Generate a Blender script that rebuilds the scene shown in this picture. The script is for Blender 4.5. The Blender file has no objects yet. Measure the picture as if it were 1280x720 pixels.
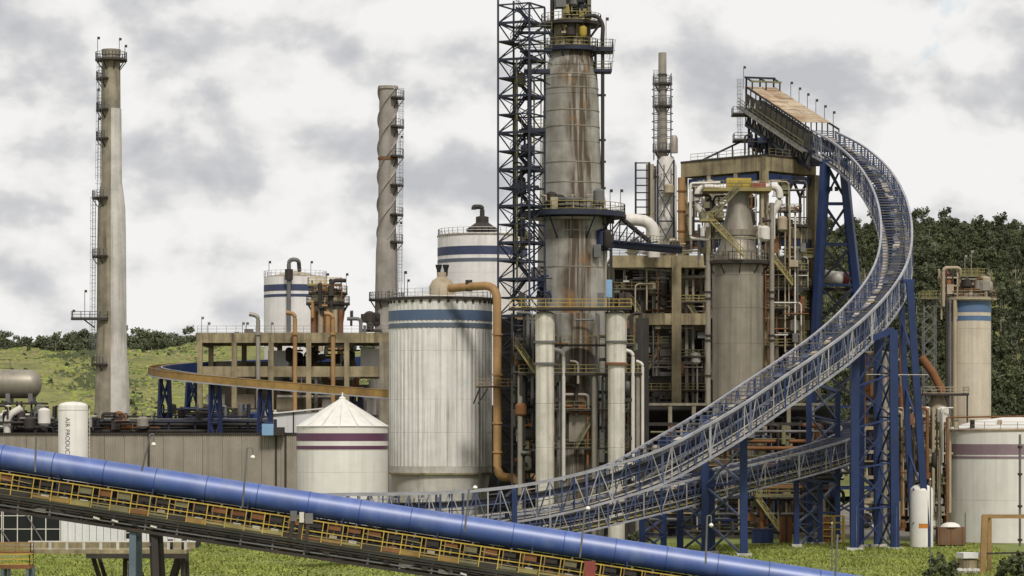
import bpy, math, random
import numpy as np
from mathutils import Vector, Matrix
R = math.radians
rng = random.Random(11)
sc = bpy.context.scene
col = sc.collection

# ------------------------------------------------------------------ camera, sky, sun, exposure
F, EYE, HY = 3582.0, 16.0, 540.0          # focal length in photo pixels, eye height, horizon row
cam_d = bpy.data.cameras.new('camera')
cam_d.sensor_width = 36.0
cam_d.lens = 36.0 * F / 1280.0
cam_d.shift_y = (HY - 360.0) / 1280.0
cam_d.clip_start = 1.0
cam_d.clip_end = 12000.0
cam = bpy.data.objects.new('camera', cam_d)
cam.location = (0, 0, EYE)
cam.rotation_euler = (R(90), 0, 0)
col.objects.link(cam)
sc.camera = cam

SUN_EL, SUN_AZ = 46.0, 164.0               # azimuth clockwise from +Y: behind the camera, to the right
w = bpy.data.worlds.new('World')
sc.world = w
w.use_nodes = True
wt = w.node_tree
wt.nodes.clear()
def wn(t, **k):
    n = wt.nodes.new(t)
    for a, b in k.items():
        setattr(n, a, b)
    return n
wo = wn('ShaderNodeOutputWorld')
wb = wn('ShaderNodeBackground')
wb.inputs['Strength'].default_value = 0.1
sky = wn('ShaderNodeTexSky', sky_type='NISHITA', sun_disc=False)
sky.sun_elevation = R(SUN_EL)
sky.sun_rotation = R(SUN_AZ)
tc = wn('ShaderNodeTexCoord')
mp = wn('ShaderNodeMapping')
mp.inputs['Scale'].default_value = (1.0, 1.0, 1.45)
mp.inputs['Location'].default_value = (0.43, 0.1, 0.27)
wt.links.new(tc.outputs['Generated'], mp.inputs['Vector'])
def wnoise(scale, detail, rough, dist=0.0):
    n = wn('ShaderNodeTexNoise')
    n.inputs['Scale'].default_value = scale
    n.inputs['Detail'].default_value = detail
    n.inputs['Roughness'].default_value = rough
    n.inputs['Distortion'].default_value = dist
    wt.links.new(mp.outputs['Vector'], n.inputs['Vector'])
    return n
def ramp(stops):
    r = wn('ShaderNodeValToRGB')
    e = r.color_ramp.elements
    while len(e) < len(stops):
        e.new(0.5)
    for i, (p, c) in enumerate(stops):
        e[i].position = p
        e[i].color = (c[0], c[1], c[2], 1)
    return r
def wmath(op, a, b):
    n = wn('ShaderNodeMath', operation=op)
    for i, q in enumerate((a, b)):
        if isinstance(q, (int, float)):
            n.inputs[i].default_value = q
        else:
            wt.links.new(q, n.inputs[i])
    return n.outputs[0]
n1 = wnoise(22.0, 11.0, 0.50, 0.1)
n2 = wnoise(7.5, 3.0, 0.45, 0.5)
n3 = wnoise(9.0, 7.0, 0.6, 0.3)
up_off = wn('ShaderNodeVectorMath', operation='ADD')          # the same cloud a little higher: tops bright, bases grey
up_off.inputs[1].default_value = (0.006, 0.0, 0.016)
wt.links.new(mp.outputs['Vector'], up_off.inputs[0])
n1u = wnoise(22.0, 11.0, 0.50, 0.1)
wt.links.new(up_off.outputs[0], n1u.inputs['Vector'])
lit = wmath('SUBTRACT', n1.outputs['Fac'], n1u.outputs['Fac'])
val = wmath('ADD', wmath('MULTIPLY', n2.outputs['Fac'], 0.50), wmath('MULTIPLY', n1.outputs['Fac'], 0.35))
val = wmath('ADD', val, wmath('MULTIPLY', lit, 0.95))
cl = ramp([(0.20, (4.6, 4.65, 4.85)), (0.31, (5.5, 5.52, 5.65)), (0.365, (6.25, 6.23, 6.22)), (0.41, (7.05, 7.0, 6.92)), (0.50, (7.75, 7.68, 7.55))])
wt.links.new(val, cl.inputs['Fac'])
msk = ramp([(0.29, (0, 0, 0)), (0.37, (1, 1, 1))])
wt.links.new(n3.outputs['Fac'], msk.inputs['Fac'])
mx = wn('ShaderNodeMix', data_type='RGBA')
wt.links.new(msk.outputs['Color'], mx.inputs['Factor'])
wt.links.new(sky.outputs['Color'], mx.inputs['A'])
wt.links.new(cl.outputs['Color'], mx.inputs['B'])
wt.links.new(mx.outputs['Result'], wb.inputs['Color'])
wt.links.new(wb.outputs[0], wo.inputs['Surface'])

sl = bpy.data.lights.new('sun', 'SUN')
sl.energy = 2.3
sl.angle = R(10)
sl.color = (1.0, 0.965, 0.91)
so = bpy.data.objects.new('sun', sl)
_d = Vector((math.sin(R(SUN_AZ)) * math.cos(R(SUN_EL)), math.cos(R(SUN_AZ)) * math.cos(R(SUN_EL)), math.sin(R(SUN_EL))))
so.rotation_euler = _d.to_track_quat('Z', 'Y').to_euler()
col.objects.link(so)

sc.view_settings.view_transform = 'Standard'
sc.view_settings.look = 'None'
sc.view_settings.gamma = 1.0
sc.view_settings.use_curve_mapping = False
sc.view_settings.exposure = 0.22

# ------------------------------------------------------------------ layout helpers
def P(px, py, d):
    """photo pixel at survey depth d (1.5 m units) -> metres"""
    Y = 1.5 * d
    return Vector(((px - 640.0) * Y / F, Y, EYE + (HY - py) * Y / F))
def PX(px, d): return (px - 640.0) * 1.5 * d / F
def PZ(py, d): return EYE + (HY - py) * 1.5 * d / F
def ML(px, d): return px * 1.5 * d / F      # pixel length -> metres
V = Vector

# ------------------------------------------------------------------ materials
_mats = {}
def mat(name, colr, rough=0.65, metal=0.0, var=0.25, vs=0.35, streak=0.0, streak_col=(0.10, 0.075, 0.05), sx=1.6,
        rust=0.0, rust_col=(0.20, 0.085, 0.03), rs=0.5, rust_t=0.55, fine=0.12, bump=0.0, spec=0.4):
    if name in _mats:
        return _mats[name]
    m = bpy.data.materials.new(name)
    m.use_nodes = True
    t = m.node_tree
    b = t.nodes['Principled BSDF']
    b.inputs['Roughness'].default_value = rough
    b.inputs['Metallic'].default_value = metal
    b.inputs['Specular IOR Level'].default_value = spec
    g = t.nodes.new('ShaderNodeNewGeometry')
    def noise(scale3, scale, detail=4.0, rg=0.6):
        mpn = t.nodes.new('ShaderNodeMapping')
        mpn.inputs['Scale'].default_value = scale3
        t.links.new(g.outputs['Position'], mpn.inputs['Vector'])
        n = t.nodes.new('ShaderNodeTexNoise')
        n.inputs['Scale'].default_value = scale
        n.inputs['Detail'].default_value = detail
        n.inputs['Roughness'].default_value = rg
        t.links.new(mpn.outputs[0], n.inputs['Vector'])
        return n.outputs['Fac']
    def mrange(s, a, bb, c, d):
        r = t.nodes.new('ShaderNodeMapRange')
        r.inputs['From Min'].default_value = a
        r.inputs['From Max'].default_value = bb
        r.inputs['To Min'].default_value = c
        r.inputs['To Max'].default_value = d
        t.links.new(s, r.inputs['Value'])
        return r.outputs['Result']
    def math2(op, a, bb):
        n = t.nodes.new('ShaderNodeMath')
        n.operation = op
        for i, q in enumerate((a, bb)):
            if isinstance(q, (int, float)):
                n.inputs[i].default_value = q
            else:
                t.links.new(q, n.inputs[i])
        return n.outputs[0]
    def mixc(fac, a, bb, bt='MIX'):
        n = t.nodes.new('ShaderNodeMix')
        n.data_type = 'RGBA'
        n.blend_type = bt
        if isinstance(fac, (int, float)):
            n.inputs['Factor'].default_value = fac
        else:
            t.links.new(fac, n.inputs['Factor'])
        for nm, q in (('A', a), ('B', bb)):
            if isinstance(q, tuple):
                n.inputs[nm].default_value = (*q, 1)
            else:
                t.links.new(q, n.inputs[nm])
        return n.outputs['Result']
    c = tuple(colr)
    dark = tuple(x * (1 - var) for x in colr)
    light = tuple(min(1, x * (1 + var * 0.55)) for x in colr)
    out = mixc(mrange(noise((1, 1, 1), vs, 5.0), 0.3, 0.7, 0, 1), dark, light)
    if fine:
        out = mixc(mrange(noise((1, 1, 1), 4.0, 3.0), 0.35, 0.65, 0, fine), out, tuple(x * 0.45 for x in c))
    if streak:
        s1 = mrange(noise((sx, sx, 0.035), 1.0, 5.0, 0.65), 0.46, 0.68, 0, 1)
        s2 = mrange(noise((1, 1, 1), 0.11, 3.0), 0.35, 0.6, 0.25, 1)
        out = mixc(math2('MULTIPLY', math2('MULTIPLY', s1, s2), streak), out, streak_col)
    if rust:
        r1 = mrange(noise((1, 1, 0.45), rs, 6.0, 0.68), rust_t, rust_t + 0.14, 0, 1)
        out = mixc(math2('MULTIPLY', r1, rust), out, rust_col)
    t.links.new(out, b.inputs['Base Color'])
    if bump:
        bn = t.nodes.new('ShaderNodeBump')
        bn.inputs['Strength'].default_value = bump
        bn.inputs['Distance'].default_value = 0.15
        t.links.new(noise((1, 1, 1), 2.2, 4.0), bn.inputs['Height'])
        t.links.new(bn.outputs[0], b.inputs['Normal'])
    _mats[name] = m
    return m

CONC = mat('weathered_concrete', (0.30, 0.245, 0.143), 0.9, var=0.42, streak=0.9, streak_col=(0.055, 0.042, 0.03), sx=0.9, bump=0.25)
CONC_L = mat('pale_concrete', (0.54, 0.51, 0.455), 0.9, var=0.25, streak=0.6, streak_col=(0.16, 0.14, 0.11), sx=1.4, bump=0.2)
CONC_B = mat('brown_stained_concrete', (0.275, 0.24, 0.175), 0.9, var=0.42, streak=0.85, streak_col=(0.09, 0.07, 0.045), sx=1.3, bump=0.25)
STRAKE = mat('grey_stack_concrete', (0.30, 0.27, 0.235), 0.9, var=0.3, streak=0.75, streak_col=(0.12, 0.095, 0.07), sx=1.0, bump=0.2)
WHITE = mat('white_tank_paint', (0.72, 0.69, 0.66), 0.5, var=0.10, streak=0.45, streak_col=(0.40, 0.37, 0.32), sx=1.2, fine=0.03)
CREAM = mat('cream_tank_paint', (0.70, 0.67, 0.61), 0.5, var=0.10, streak=0.42, streak_col=(0.42, 0.39, 0.33), sx=1.2, fine=0.03)
RIBW = mat('ribbed_sheet_white', (0.68, 0.655, 0.61), 0.6, var=0.16, streak=0.95, streak_col=(0.20, 0.17, 0.13), sx=2.6, fine=0.05)
COLW = mat('scuffed_white_steel', (0.60, 0.56, 0.48), 0.6, var=0.25, streak=0.85, streak_col=(0.28, 0.24, 0.17), sx=2.0, rust=0.35, rs=1.3, rust_t=0.6)
PURPLE = mat('purple_band_paint', (0.115, 0.045, 0.085), 0.5, var=0.12)
PURPLE_F = mat('faded_purple_band', (0.235, 0.165, 0.185), 0.6, var=0.15)
BLUEB = mat('blue_band_paint', (0.075, 0.115, 0.19), 0.55, var=0.2, streak=0.4, streak_col=(0.12, 0.12, 0.13), sx=2.0)
SLATEB = mat('slate_band_paint', (0.10, 0.125, 0.16), 0.6, var=0.2, streak=0.4, streak_col=(0.17, 0.16, 0.15), sx=2.0)
NAVYB = mat('navy_band_paint', (0.045, 0.058, 0.115), 0.6, var=0.2)
BLUE_R = mat('bright_blue_band', (0.085, 0.15, 0.26), 0.55, var=0.2, streak=0.3, streak_col=(0.15, 0.17, 0.2))
NAVY = mat('navy_steel', (0.014, 0.024, 0.075), 0.5, var=0.35, rust=0.35, rust_col=(0.05, 0.035, 0.03), rs=0.8, rust_t=0.58)
BLUE = mat('blue_steel', (0.013, 0.030, 0.100), 0.45, var=0.3, rust=0.3, rust_col=(0.07, 0.05, 0.05), rs=0.7, rust_t=0.6)
DARKN = mat('dark_lattice_steel', (0.016, 0.020, 0.038), 0.6, var=0.3, rust=0.4, rust_col=(0.05, 0.03, 0.015), rs=0.6)
DARK = mat('dark_brown_steel', (0.034, 0.027, 0.022), 0.7, var=0.4, rust=0.5, rust_col=(0.075, 0.04, 0.018), rs=0.6)
BLACK = mat('black_steel', (0.012, 0.012, 0.014), 0.6, var=0.3)
GREYS = mat('grey_steel', (0.14, 0.135, 0.13), 0.55, var=0.35, rust=0.55, rust_col=(0.10, 0.06, 0.035), rs=0.8)
CHORD = mat('galvanised_chord', (0.36, 0.355, 0.38), 0.4, metal=0.25, var=0.3, rust=0.4, rust_col=(0.14, 0.10, 0.075), rs=0.7, rust_t=0.56)
TRUSS = mat('blue_grey_truss_steel', (0.068, 0.086, 0.155), 0.45, metal=0.15, var=0.45, rust=0.35, rust_col=(0.36, 0.35, 0.36), rs=0.55, rust_t=0.53)
BELT = mat('belt_rubber', (0.045, 0.042, 0.04), 0.8, var=0.3)
PALED = mat('pale_walkway_grating', (0.44, 0.40, 0.34), 0.7, var=0.3, rust=0.5, rust_col=(0.15, 0.10, 0.065), rs=0.45, rust_t=0.5)
OCHRE = mat('ochre_pipe_paint', (0.36, 0.21, 0.085), 0.6, var=0.25, streak=0.5, streak_col=(0.16, 0.075, 0.03), rust=0.5, rust_col=(0.20, 0.085, 0.035), rs=0.5)
TAN = mat('tan_sheet', (0.42, 0.335, 0.225), 0.75, var=0.3, rust=0.75, rust_col=(0.25, 0.12, 0.055), rs=0.33, rust_t=0.46)
RUST = mat('rusty_steel', (0.20, 0.085, 0.032), 0.85, var=0.4, rust=0.5, rust_col=(0.09, 0.035, 0.018), rs=0.9)
ORANGE = mat('rust_orange_channel', (0.285, 0.175, 0.05), 0.75, var=0.35, rust=0.65, rust_col=(0.15, 0.075, 0.025), rs=0.35, rust_t=0.5)
YELLOW = mat('yellow_rail_paint', (0.47, 0.33, 0.055), 0.6, var=0.3, rust=0.6, rust_col=(0.20, 0.11, 0.035), rs=0.9)
YELLD = mat('dull_yellow_rail', (0.285, 0.235, 0.085), 0.65, var=0.3, rust=0.55, rust_col=(0.10, 0.065, 0.03), rs=0.8)
OLIVE = mat('olive_rail', (0.17, 0.155, 0.08), 0.7, var=0.35, rust=0.5, rust_col=(0.05, 0.04, 0.025), rs=0.8)
OLIVED = mat('dark_olive_sheet', (0.075, 0.070, 0.045), 0.8, var=0.4, streak=0.4, rust=0.5, rust_col=(0.11, 0.06, 0.03), rs=0.4)
GREYR = mat('pale_rail_steel', (0.42, 0.40, 0.36), 0.6, var=0.25)
HOOD = mat('blue_hood_paint', (0.027, 0.076, 0.30), 0.47, var=0.25, vs=0.5, streak=0.35, streak_col=(0.12, 0.17, 0.36), sx=0.8, fine=0.10, rust=0.3, rust_col=(0.20, 0.24, 0.40), rs=0.35, rust_t=0.52, spec=0.6)
_hb = HOOD.node_tree.nodes['Principled BSDF']
_hb.inputs['IOR'].default_value = 2.0
_hb.inputs['Specular IOR Level'].default_value = 0.5
SEAM = mat('hood_seam_dark', (0.035, 0.07, 0.25), 0.5)
TAUPE = mat('taupe_cladding', (0.33, 0.29, 0.235), 0.7, var=0.16, streak=0.5, streak_col=(0.16, 0.13, 0.10), sx=1.1)
GREYM = mat('dull_vessel_metal', (0.30, 0.265, 0.21), 0.48, metal=0.35, var=0.2, streak=0.6, streak_col=(0.13, 0.095, 0.06), sx=1.5)
PIPEG = mat('grey_pipe_lagging', (0.29, 0.262, 0.215), 0.5, metal=0.2, var=0.25, streak=0.35, rust=0.3)
PIPEW = mat('white_pipe_lagging', (0.62, 0.58, 0.52), 0.5, var=0.15, streak=0.35, streak_col=(0.30, 0.25, 0.19))
BEIGE = mat('beige_painted_steel', (0.385, 0.32, 0.22), 0.65, var=0.2, streak=0.5, streak_col=(0.2, 0.14, 0.08), rust=0.35)
WALLD = mat('dark_interior', (0.040, 0.035, 0.030), 0.9, var=0.4, streak=0.5, streak_col=(0.02, 0.017, 0.014))  # near-black colour standing in for the gloom of deep interiors
GLASS = mat('dark_window_glass', (0.012, 0.013, 0.016), 0.12, var=0.2, fine=0)
WHITEB = mat('white_cladding', (0.66, 0.65, 0.63), 0.6, var=0.1, streak=0.4, streak_col=(0.33, 0.30, 0.27), sx=1.6)
TEAL = mat('faded_teal_steel', (0.10, 0.135, 0.165), 0.6, var=0.3, rust=0.4, rs=0.8)
SKYB = mat('light_blue_box', (0.20, 0.34, 0.50), 0.5, var=0.15)
RED = mat('faded_red_paint', (0.24, 0.05, 0.04), 0.6, var=0.3, rust=0.4)
LAMPW = mat('lamp_globe_white', (0.78, 0.74, 0.66), 0.4, var=0.05)
DIRT = mat('yard_concrete', (0.17, 0.15, 0.12), 0.95, var=0.35, vs=0.08)
GRASS = mat('grass_ground', (0.18, 0.215, 0.05), 0.95, var=0.45, vs=0.12, rust=0.5, rust_col=(0.19, 0.165, 0.06), rs=0.06, rust_t=0.5)
BLADE = mat('grass_blades', (0.25, 0.285, 0.06), 0.9, var=0.4, vs=0.2, rust=0.3, rust_col=(0.22, 0.20, 0.065), rs=0.12, rust_t=0.5, fine=0)
HILL = mat('hill_pasture', (0.185, 0.190, 0.052), 0.95, var=0.35, vs=0.035, rust=0.75, rust_col=(0.10, 0.108, 0.034), rs=0.11, rust_t=0.49, fine=0.0, streak=0.5, streak_col=(0.27, 0.215, 0.10), sx=0.03, bump=0.6)
LEAFD = mat('dark_eucalyptus_leaves', (0.085, 0.095, 0.05), 0.85, var=0.5, vs=0.10, fine=0.3, spec=0.2)
LEAFM = mat('mid_green_leaves', (0.095, 0.11, 0.05), 0.85, var=0.5, vs=0.12, fine=0.3, spec=0.2)
LEAFG = mat('ridge_tree_leaves', (0.135, 0.150, 0.085), 0.85, var=0.4, vs=0.12, fine=0.3, spec=0.2)
TRUNK = mat('pale_trunk_bark', (0.36, 0.33, 0.27), 0.9, var=0.3)

# main tower: grey lagging with a long brown run-off stain down its front
def tower_material():
    m = mat('stained_tower_lagging', (0.345, 0.325, 0.285), 0.6, metal=0.1, var=0.34, streak=0.45, streak_col=(0.16, 0.125, 0.085), sx=1.2, fine=0.1)
    t = m.node_tree
    b = t.nodes['Principled BSDF']
    src = b.inputs['Base Color'].links[0].from_socket
    g = t.nodes.new('ShaderNodeNewGeometry')
    sep = t.nodes.new('ShaderNodeSeparateXYZ')
    t.links.new(g.outputs['Position'], sep.inputs[0])
    def mr(s, a, bb, c, d):
        r = t.nodes.new('ShaderNodeMapRange')
        r.inputs[1].default_value, r.inputs[2].default_value, r.inputs[3].default_value, r.inputs[4].default_value = a, bb, c, d
        t.links.new(s, r.inputs[0])
        return r.outputs[0]
    def mul(a, bb, op='MULTIPLY'):
        n = t.nodes.new('ShaderNodeMath')
        n.operation = op
        t.links.new(a, n.inputs[0])
        if isinstance(bb, float):
            n.inputs[1].default_value = bb
        else:
            t.links.new(bb, n.inputs[1])
        return n.outputs[0]
    def nz(sc3, scale, det=5):
        mpn = t.nodes.new('ShaderNodeMapping')
        mpn.inputs['Scale'].default_value = sc3
        t.links.new(g.outputs['Position'], mpn.inputs[0])
        n = t.nodes.new('ShaderNodeTexNoise')
        n.inputs['Scale'].default_value = scale
        n.inputs['Detail'].default_value = det
        t.links.new(mpn.outputs[0], n.inputs[0])
        return n.outputs['Fac']
    x0 = PX(722, 275)
    wob = mul(mul(nz((0.2, 0.2, 0.16), 1.0), -0.5, 'ADD'), 5.0)
    dx = mul(mul(sep.outputs[0], -x0, 'ADD'), wob, 'ADD')
    ab = t.nodes.new('ShaderNodeMath')
    ab.operation = 'ABSOLUTE'
    t.links.new(dx, ab.inputs[0])
    core = mr(ab.outputs[0], 1.3, 2.5, 1.0, 0.0)
    st = mr(nz((2.2, 2.2, 0.07), 1.0, 6), 0.33, 0.50, 0.2, 1.0)
    fac = mul(core, st)
    mx1 = t.nodes.new('ShaderNodeMix')
    mx1.data_type = 'RGBA'
    t.links.new(mul(fac, 0.95), mx1.inputs['Factor'])
    t.links.new(src, mx1.inputs['A'])
    mx1.inputs['B'].default_value = (0.060, 0.037, 0.017, 1)
    patch = mr(nz((0.35, 0.35, 0.22), 1.0, 4), 0.55, 0.66, 0.0, 0.75)
    mx2 = t.nodes.new('ShaderNodeMix')
    mx2.data_type = 'RGBA'
    t.links.new(mul(patch, core), mx2.inputs['Factor'])
    t.links.new(mx1.outputs['Result'], mx2.inputs['A'])
    mx2.inputs['B'].default_value = (0.22, 0.115, 0.045, 1)
    t.links.new(mx2.outputs['Result'], b.inputs['Base Color'])
    return m
TOWER = tower_material()

# ------------------------------------------------------------------ object helpers
WM = {}
def raw(name, mesh, parent, world):
    o = bpy.data.objects.new(name, mesh)
    col.objects.link(o)
    if parent is not None:
        o.parent = parent
        o.matrix_basis = WM[parent.name].inverted() @ world
    else:
        o.matrix_basis = world
    WM[o.name] = world.copy()
    return o
def tag(o, label=None, cat=None, group=None, kind=None):
    for k, v in (('label', label), ('category', cat), ('group', group), ('kind', kind)):
        if v:
            o[k] = v
    return o
def thing(name, label, cat, base, group=None):
    return tag(raw(name, None, None, Matrix.Translation(V(base))), label, cat, group)
def mesh_from(name, verts, faces, m, smooth=None):
    me = bpy.data.meshes.new(name)
    me.from_pydata(verts, [], faces)
    if smooth is not None:
        me.polygons.foreach_set('use_smooth', [True] * len(me.polygons))
        me.set_sharp_from_angle(angle=R(smooth))
    if m:
        me.materials.append(m)
    me.update()
    return me
_unit = {}
BOXF = [(0, 3, 2, 1), (4, 5, 6, 7), (0, 1, 5, 4), (1, 2, 6, 5), (2, 3, 7, 6), (3, 0, 4, 7)]
BOXV = [(-.5, -.5, -.5), (.5, -.5, -.5), (.5, .5, -.5), (-.5, .5, -.5), (-.5, -.5, .5), (.5, -.5, .5), (.5, .5, .5), (-.5, .5, .5)]
def ubox(m):
    k = ('b', m.name)
    if k not in _unit:
        _unit[k] = mesh_from('unit_box', BOXV, BOXF, m)
    return _unit[k]
def ucyl(m, n):
    k = ('c', m.name, n)
    if k not in _unit:
        v = [(math.cos(2 * math.pi * i / n), math.sin(2 * math.pi * i / n), z) for z in (-.5, .5) for i in range(n)]
        f = [(i, (i + 1) % n, n + (i + 1) % n, n + i) for i in range(n)] + [tuple(range(n - 1, -1, -1)), tuple(range(n, 2 * n))]
        _unit[k] = mesh_from('unit_cylinder', v, f, m, 40)
    return _unit[k]
def axes(p0, p1):
    d = p1 - p0
    L = d.length
    z = d / L if L > 1e-9 else V((0, 0, 1))
    x = z.cross(V((0, 0, 1)))
    if x.length < 1e-4:
        x = V((1, 0, 0))
    x.normalize()
    return x, z.cross(x), z, L
def seg_matrix(p0, p1, w_, h_):
    x, y, z, L = axes(p0, p1)
    c = (p0 + p1) / 2
    return Matrix(((x.x * w_, y.x * h_, z.x * L, c.x), (x.y * w_, y.y * h_, z.y * L, c.y), (x.z * w_, y.z * h_, z.z * L, c.z), (0, 0, 0, 1)))
def bar(name, parent, p0, p1, w_, m, h_=None):
    return raw(name, ubox(m), parent, seg_matrix(V(p0), V(p1), w_, h_ or w_))
def rod(name, parent, p0, p1, r, m, n=12):
    return raw(name, ucyl(m, n), parent, seg_matrix(V(p0), V(p1), r, r))
def box(name, parent, c, s, m, rz=0.0):
    return raw(name, ubox(m), parent, Matrix.Translation(V(c)) @ Matrix.Rotation(rz, 4, 'Z') @ Matrix.Diagonal((*s, 1)))
def lathe(name, parent, c, prof, m, n=40, a0=0.0, a1=2 * math.pi, smooth=35, rib=None):
    """prof: (radius, z) from bottom up, or any closed loop for a partial ring"""
    full = abs(a1 - a0 - 2 * math.pi) < 1e-6
    na = n if full else n + 1
    vs, fs = [], []
    for i in range(na):
        a = a0 + (a1 - a0) * i / n
        k = 0.0 if rib is None else (rib if i % 4 < 2 else 0.0)
        for r, z in prof:
            rr = r + k if r > 1e-3 else r
            vs.append((rr * math.cos(a), rr * math.sin(a), z))
    q = len(prof)
    for i in range(n):
        j = (i + 1) % na
        for k in range(q - 1):
            fs.append((i * q + k, j * q + k, j * q + k + 1, i * q + k + 1))
    if full:
        if prof[0][0] > 1e-3 and prof[0] != prof[-1]:
            fs.append(tuple(i * q for i in range(na - 1, -1, -1)))
        if prof[-1][0] > 1e-3 and prof[0] != prof[-1]:
            fs.append(tuple(i * q + q - 1 for i in range(na)))
    elif prof[0] == prof[-1]:
        fs.append(tuple(range(q - 1)))
        fs.append(tuple((na - 1) * q + k for k in range(q - 2, -1, -1)))
    return raw(name, mesh_from(name, vs, fs, m, smooth), parent, Matrix.Translation(V(c)))
def annulus(r0, r1, z0, z1):
    return [(r0, z0), (r1, z0), (r1, z1), (r0, z1), (r0, z0)]
def fillet(pts, r, k=5):
    pts = [V(p) for p in pts]
    out = [pts[0]]
    for i in range(1, len(pts) - 1):
        a, b, c = pts[i - 1], pts[i], pts[i + 1]
        u, v_ = (a - b), (c - b)
        rr = min(r, u.length * .49, v_.length * .49)
        s, e = b + u.normalized() * rr, b + v_.normalized() * rr
        for j in range(k + 1):
            t_ = j / k
            out.append(s * (1 - t_) ** 2 + b * 2 * t_ * (1 - t_) + e * t_ ** 2)
    out.append(pts[-1])
    return out
def sweep(name, parent, pts, ring, m, smooth=40, cap=True, closed_ring=True):
    """ring: list of (side, up) offsets swept along pts, side axis kept horizontal"""
    o = V(pts[0])
    vs, fs = [], []
    q = len(ring)
    px_ = None
    for i, p in enumerate(pts):
        p = V(p)
        a = V(pts[max(i - 1, 0)])
        b = V(pts[min(i + 1, len(pts) - 1)])
        x, y, z, L = axes(a, b)
        if abs(z.z) > 0.995 and px_ is not None:
            x = (px_ - z * px_.dot(z)).normalized()
            y = z.cross(x)
        px_ = x
        for s, u in ring:
            vs.append(tuple(p + x * s + y * (-u) - o))
    for i in range(len(pts) - 1):
        for k in range(q if closed_ring else q - 1):
            k2 = (k + 1) % q
            fs.append((i * q + k, i * q + k2, (i + 1) * q + k2, (i + 1) * q + k))
    if cap and closed_ring:
        fs.append(tuple(range(q - 1, -1, -1)))
        fs.append(tuple((len(pts) - 1) * q + k for k in range(q)))
    return raw(name, mesh_from(name, vs, fs, m, smooth), parent, Matrix.Translation(o))
def tube(name, parent, pts, r, m, n=12, bend=1.0):
    ring = [(r * math.cos(2 * math.pi * i / n), r * math.sin(2 * math.pi * i / n)) for i in range(n)]
    return sweep(name, parent, fillet(pts, bend), ring, m)
class MB:
    """collects bars and plates of ONE part"""
    def __init__(s):
        s.v, s.f = [], []
    def box(s, c, size, rz=0.0):
        s._put(Matrix.Translation(V(c)) @ Matrix.Rotation(rz, 4, 'Z') @ Matrix.Diagonal((*size, 1)))
    def _put(s, M):
        b = len(s.v)
        s.v += [tuple(M @ V(q)) for q in BOXV]
        s.f += [tuple(b + i for i in q) for q in BOXF]
    def bar(s, p0, p1, w_, h_=None):
        s._put(seg_matrix(V(p0), V(p1), w_, h_ or w_))
    def build(s, name, m, parent):
        o = V(s.v[0])
        return raw(name, mesh_from(name, [tuple(V(q) - o) for q in s.v], s.f, m), parent, Matrix.Translation(o))
def rail_into(mb, pts, h=1.1, t_=0.07, sp=1.6, rails=(1.0, 0.55, 0.1)):
    pts = [V(p) for p in pts]
    up = V((0, 0, 1))
    for a, b in zip(pts, pts[1:]):
        L = (b - a).length
        n = max(1, int(round(L / sp)))
        for i in range(n + 1):
            q = a.lerp(b, i / n)
            mb.bar(q, q + up * h, t_)
        for k in rails:
            mb.bar(a + up * h * k, b + up * h * k, t_)
def railing(parent, pts, m=None, h=1.1, t_=0.075, sp=1.6):
    mb = MB()
    rail_into(mb, pts, h, t_, sp)
    return mb.build('railing', m or YELLD, parent)
def circle_pts(c, r, z, a0, a1, n):
    return [V((c[0] + r * math.cos(a0 + (a1 - a0) * i / n), c[1] + r * math.sin(a0 + (a1 - a0) * i / n), z)) for i in range(n + 1)]
def ring_platform(parent, c, z, r0, r1, dm=None, rm=None, a0=0.0, a1=2 * math.pi, n=28, th=0.35, brackets=8, h=1.15):
    dm = dm or DARKN
    parent = lathe('platform_deck', parent, (c[0], c[1], z), annulus(r0, r1, -th, 0), dm, n, a0, a1, 30)
    railing(parent, circle_pts(c, r1 - .08, z, a0, a1, n), rm or YELLD, h)
    if brackets:
        mb = MB()
        for i in range(brackets):
            a = a0 + (a1 - a0) * (i + .5) / brackets
            u = V((math.cos(a), math.sin(a), 0))
            b = V((c[0], c[1], z - th))
            mb.bar(b + u * (r1 * .96), b + u * r0 - V((0, 0, (r1 - r0) * .9 + .4)), 0.14)
        mb.build('bracket', dm, parent)
def rect_platform(parent, x0, x1, y0, y1, z, dm=None, rm=None, th=0.3, h=1.1, sides='FLRB'):
    parent = box('platform_deck', parent, ((x0 + x1) / 2, (y0 + y1) / 2, z - th / 2), (x1 - x0, y1 - y0, th), dm or DARKN)
    e = 0.06
    A, B, C, D = V((x0 + e, y0 + e, z)), V((x1 - e, y0 + e, z)), V((x1 - e, y1 - e, z)), V((x0 + e, y1 - e, z))
    mb = MB()
    for s, (p, q) in (('F', (A, B)), ('R', (B, C)), ('B', (C, D)), ('L', (D, A))):
        if s in sides:
            rail_into(mb, [p, q], h)
    mb.build('railing', rm or YELLD, parent)
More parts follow.
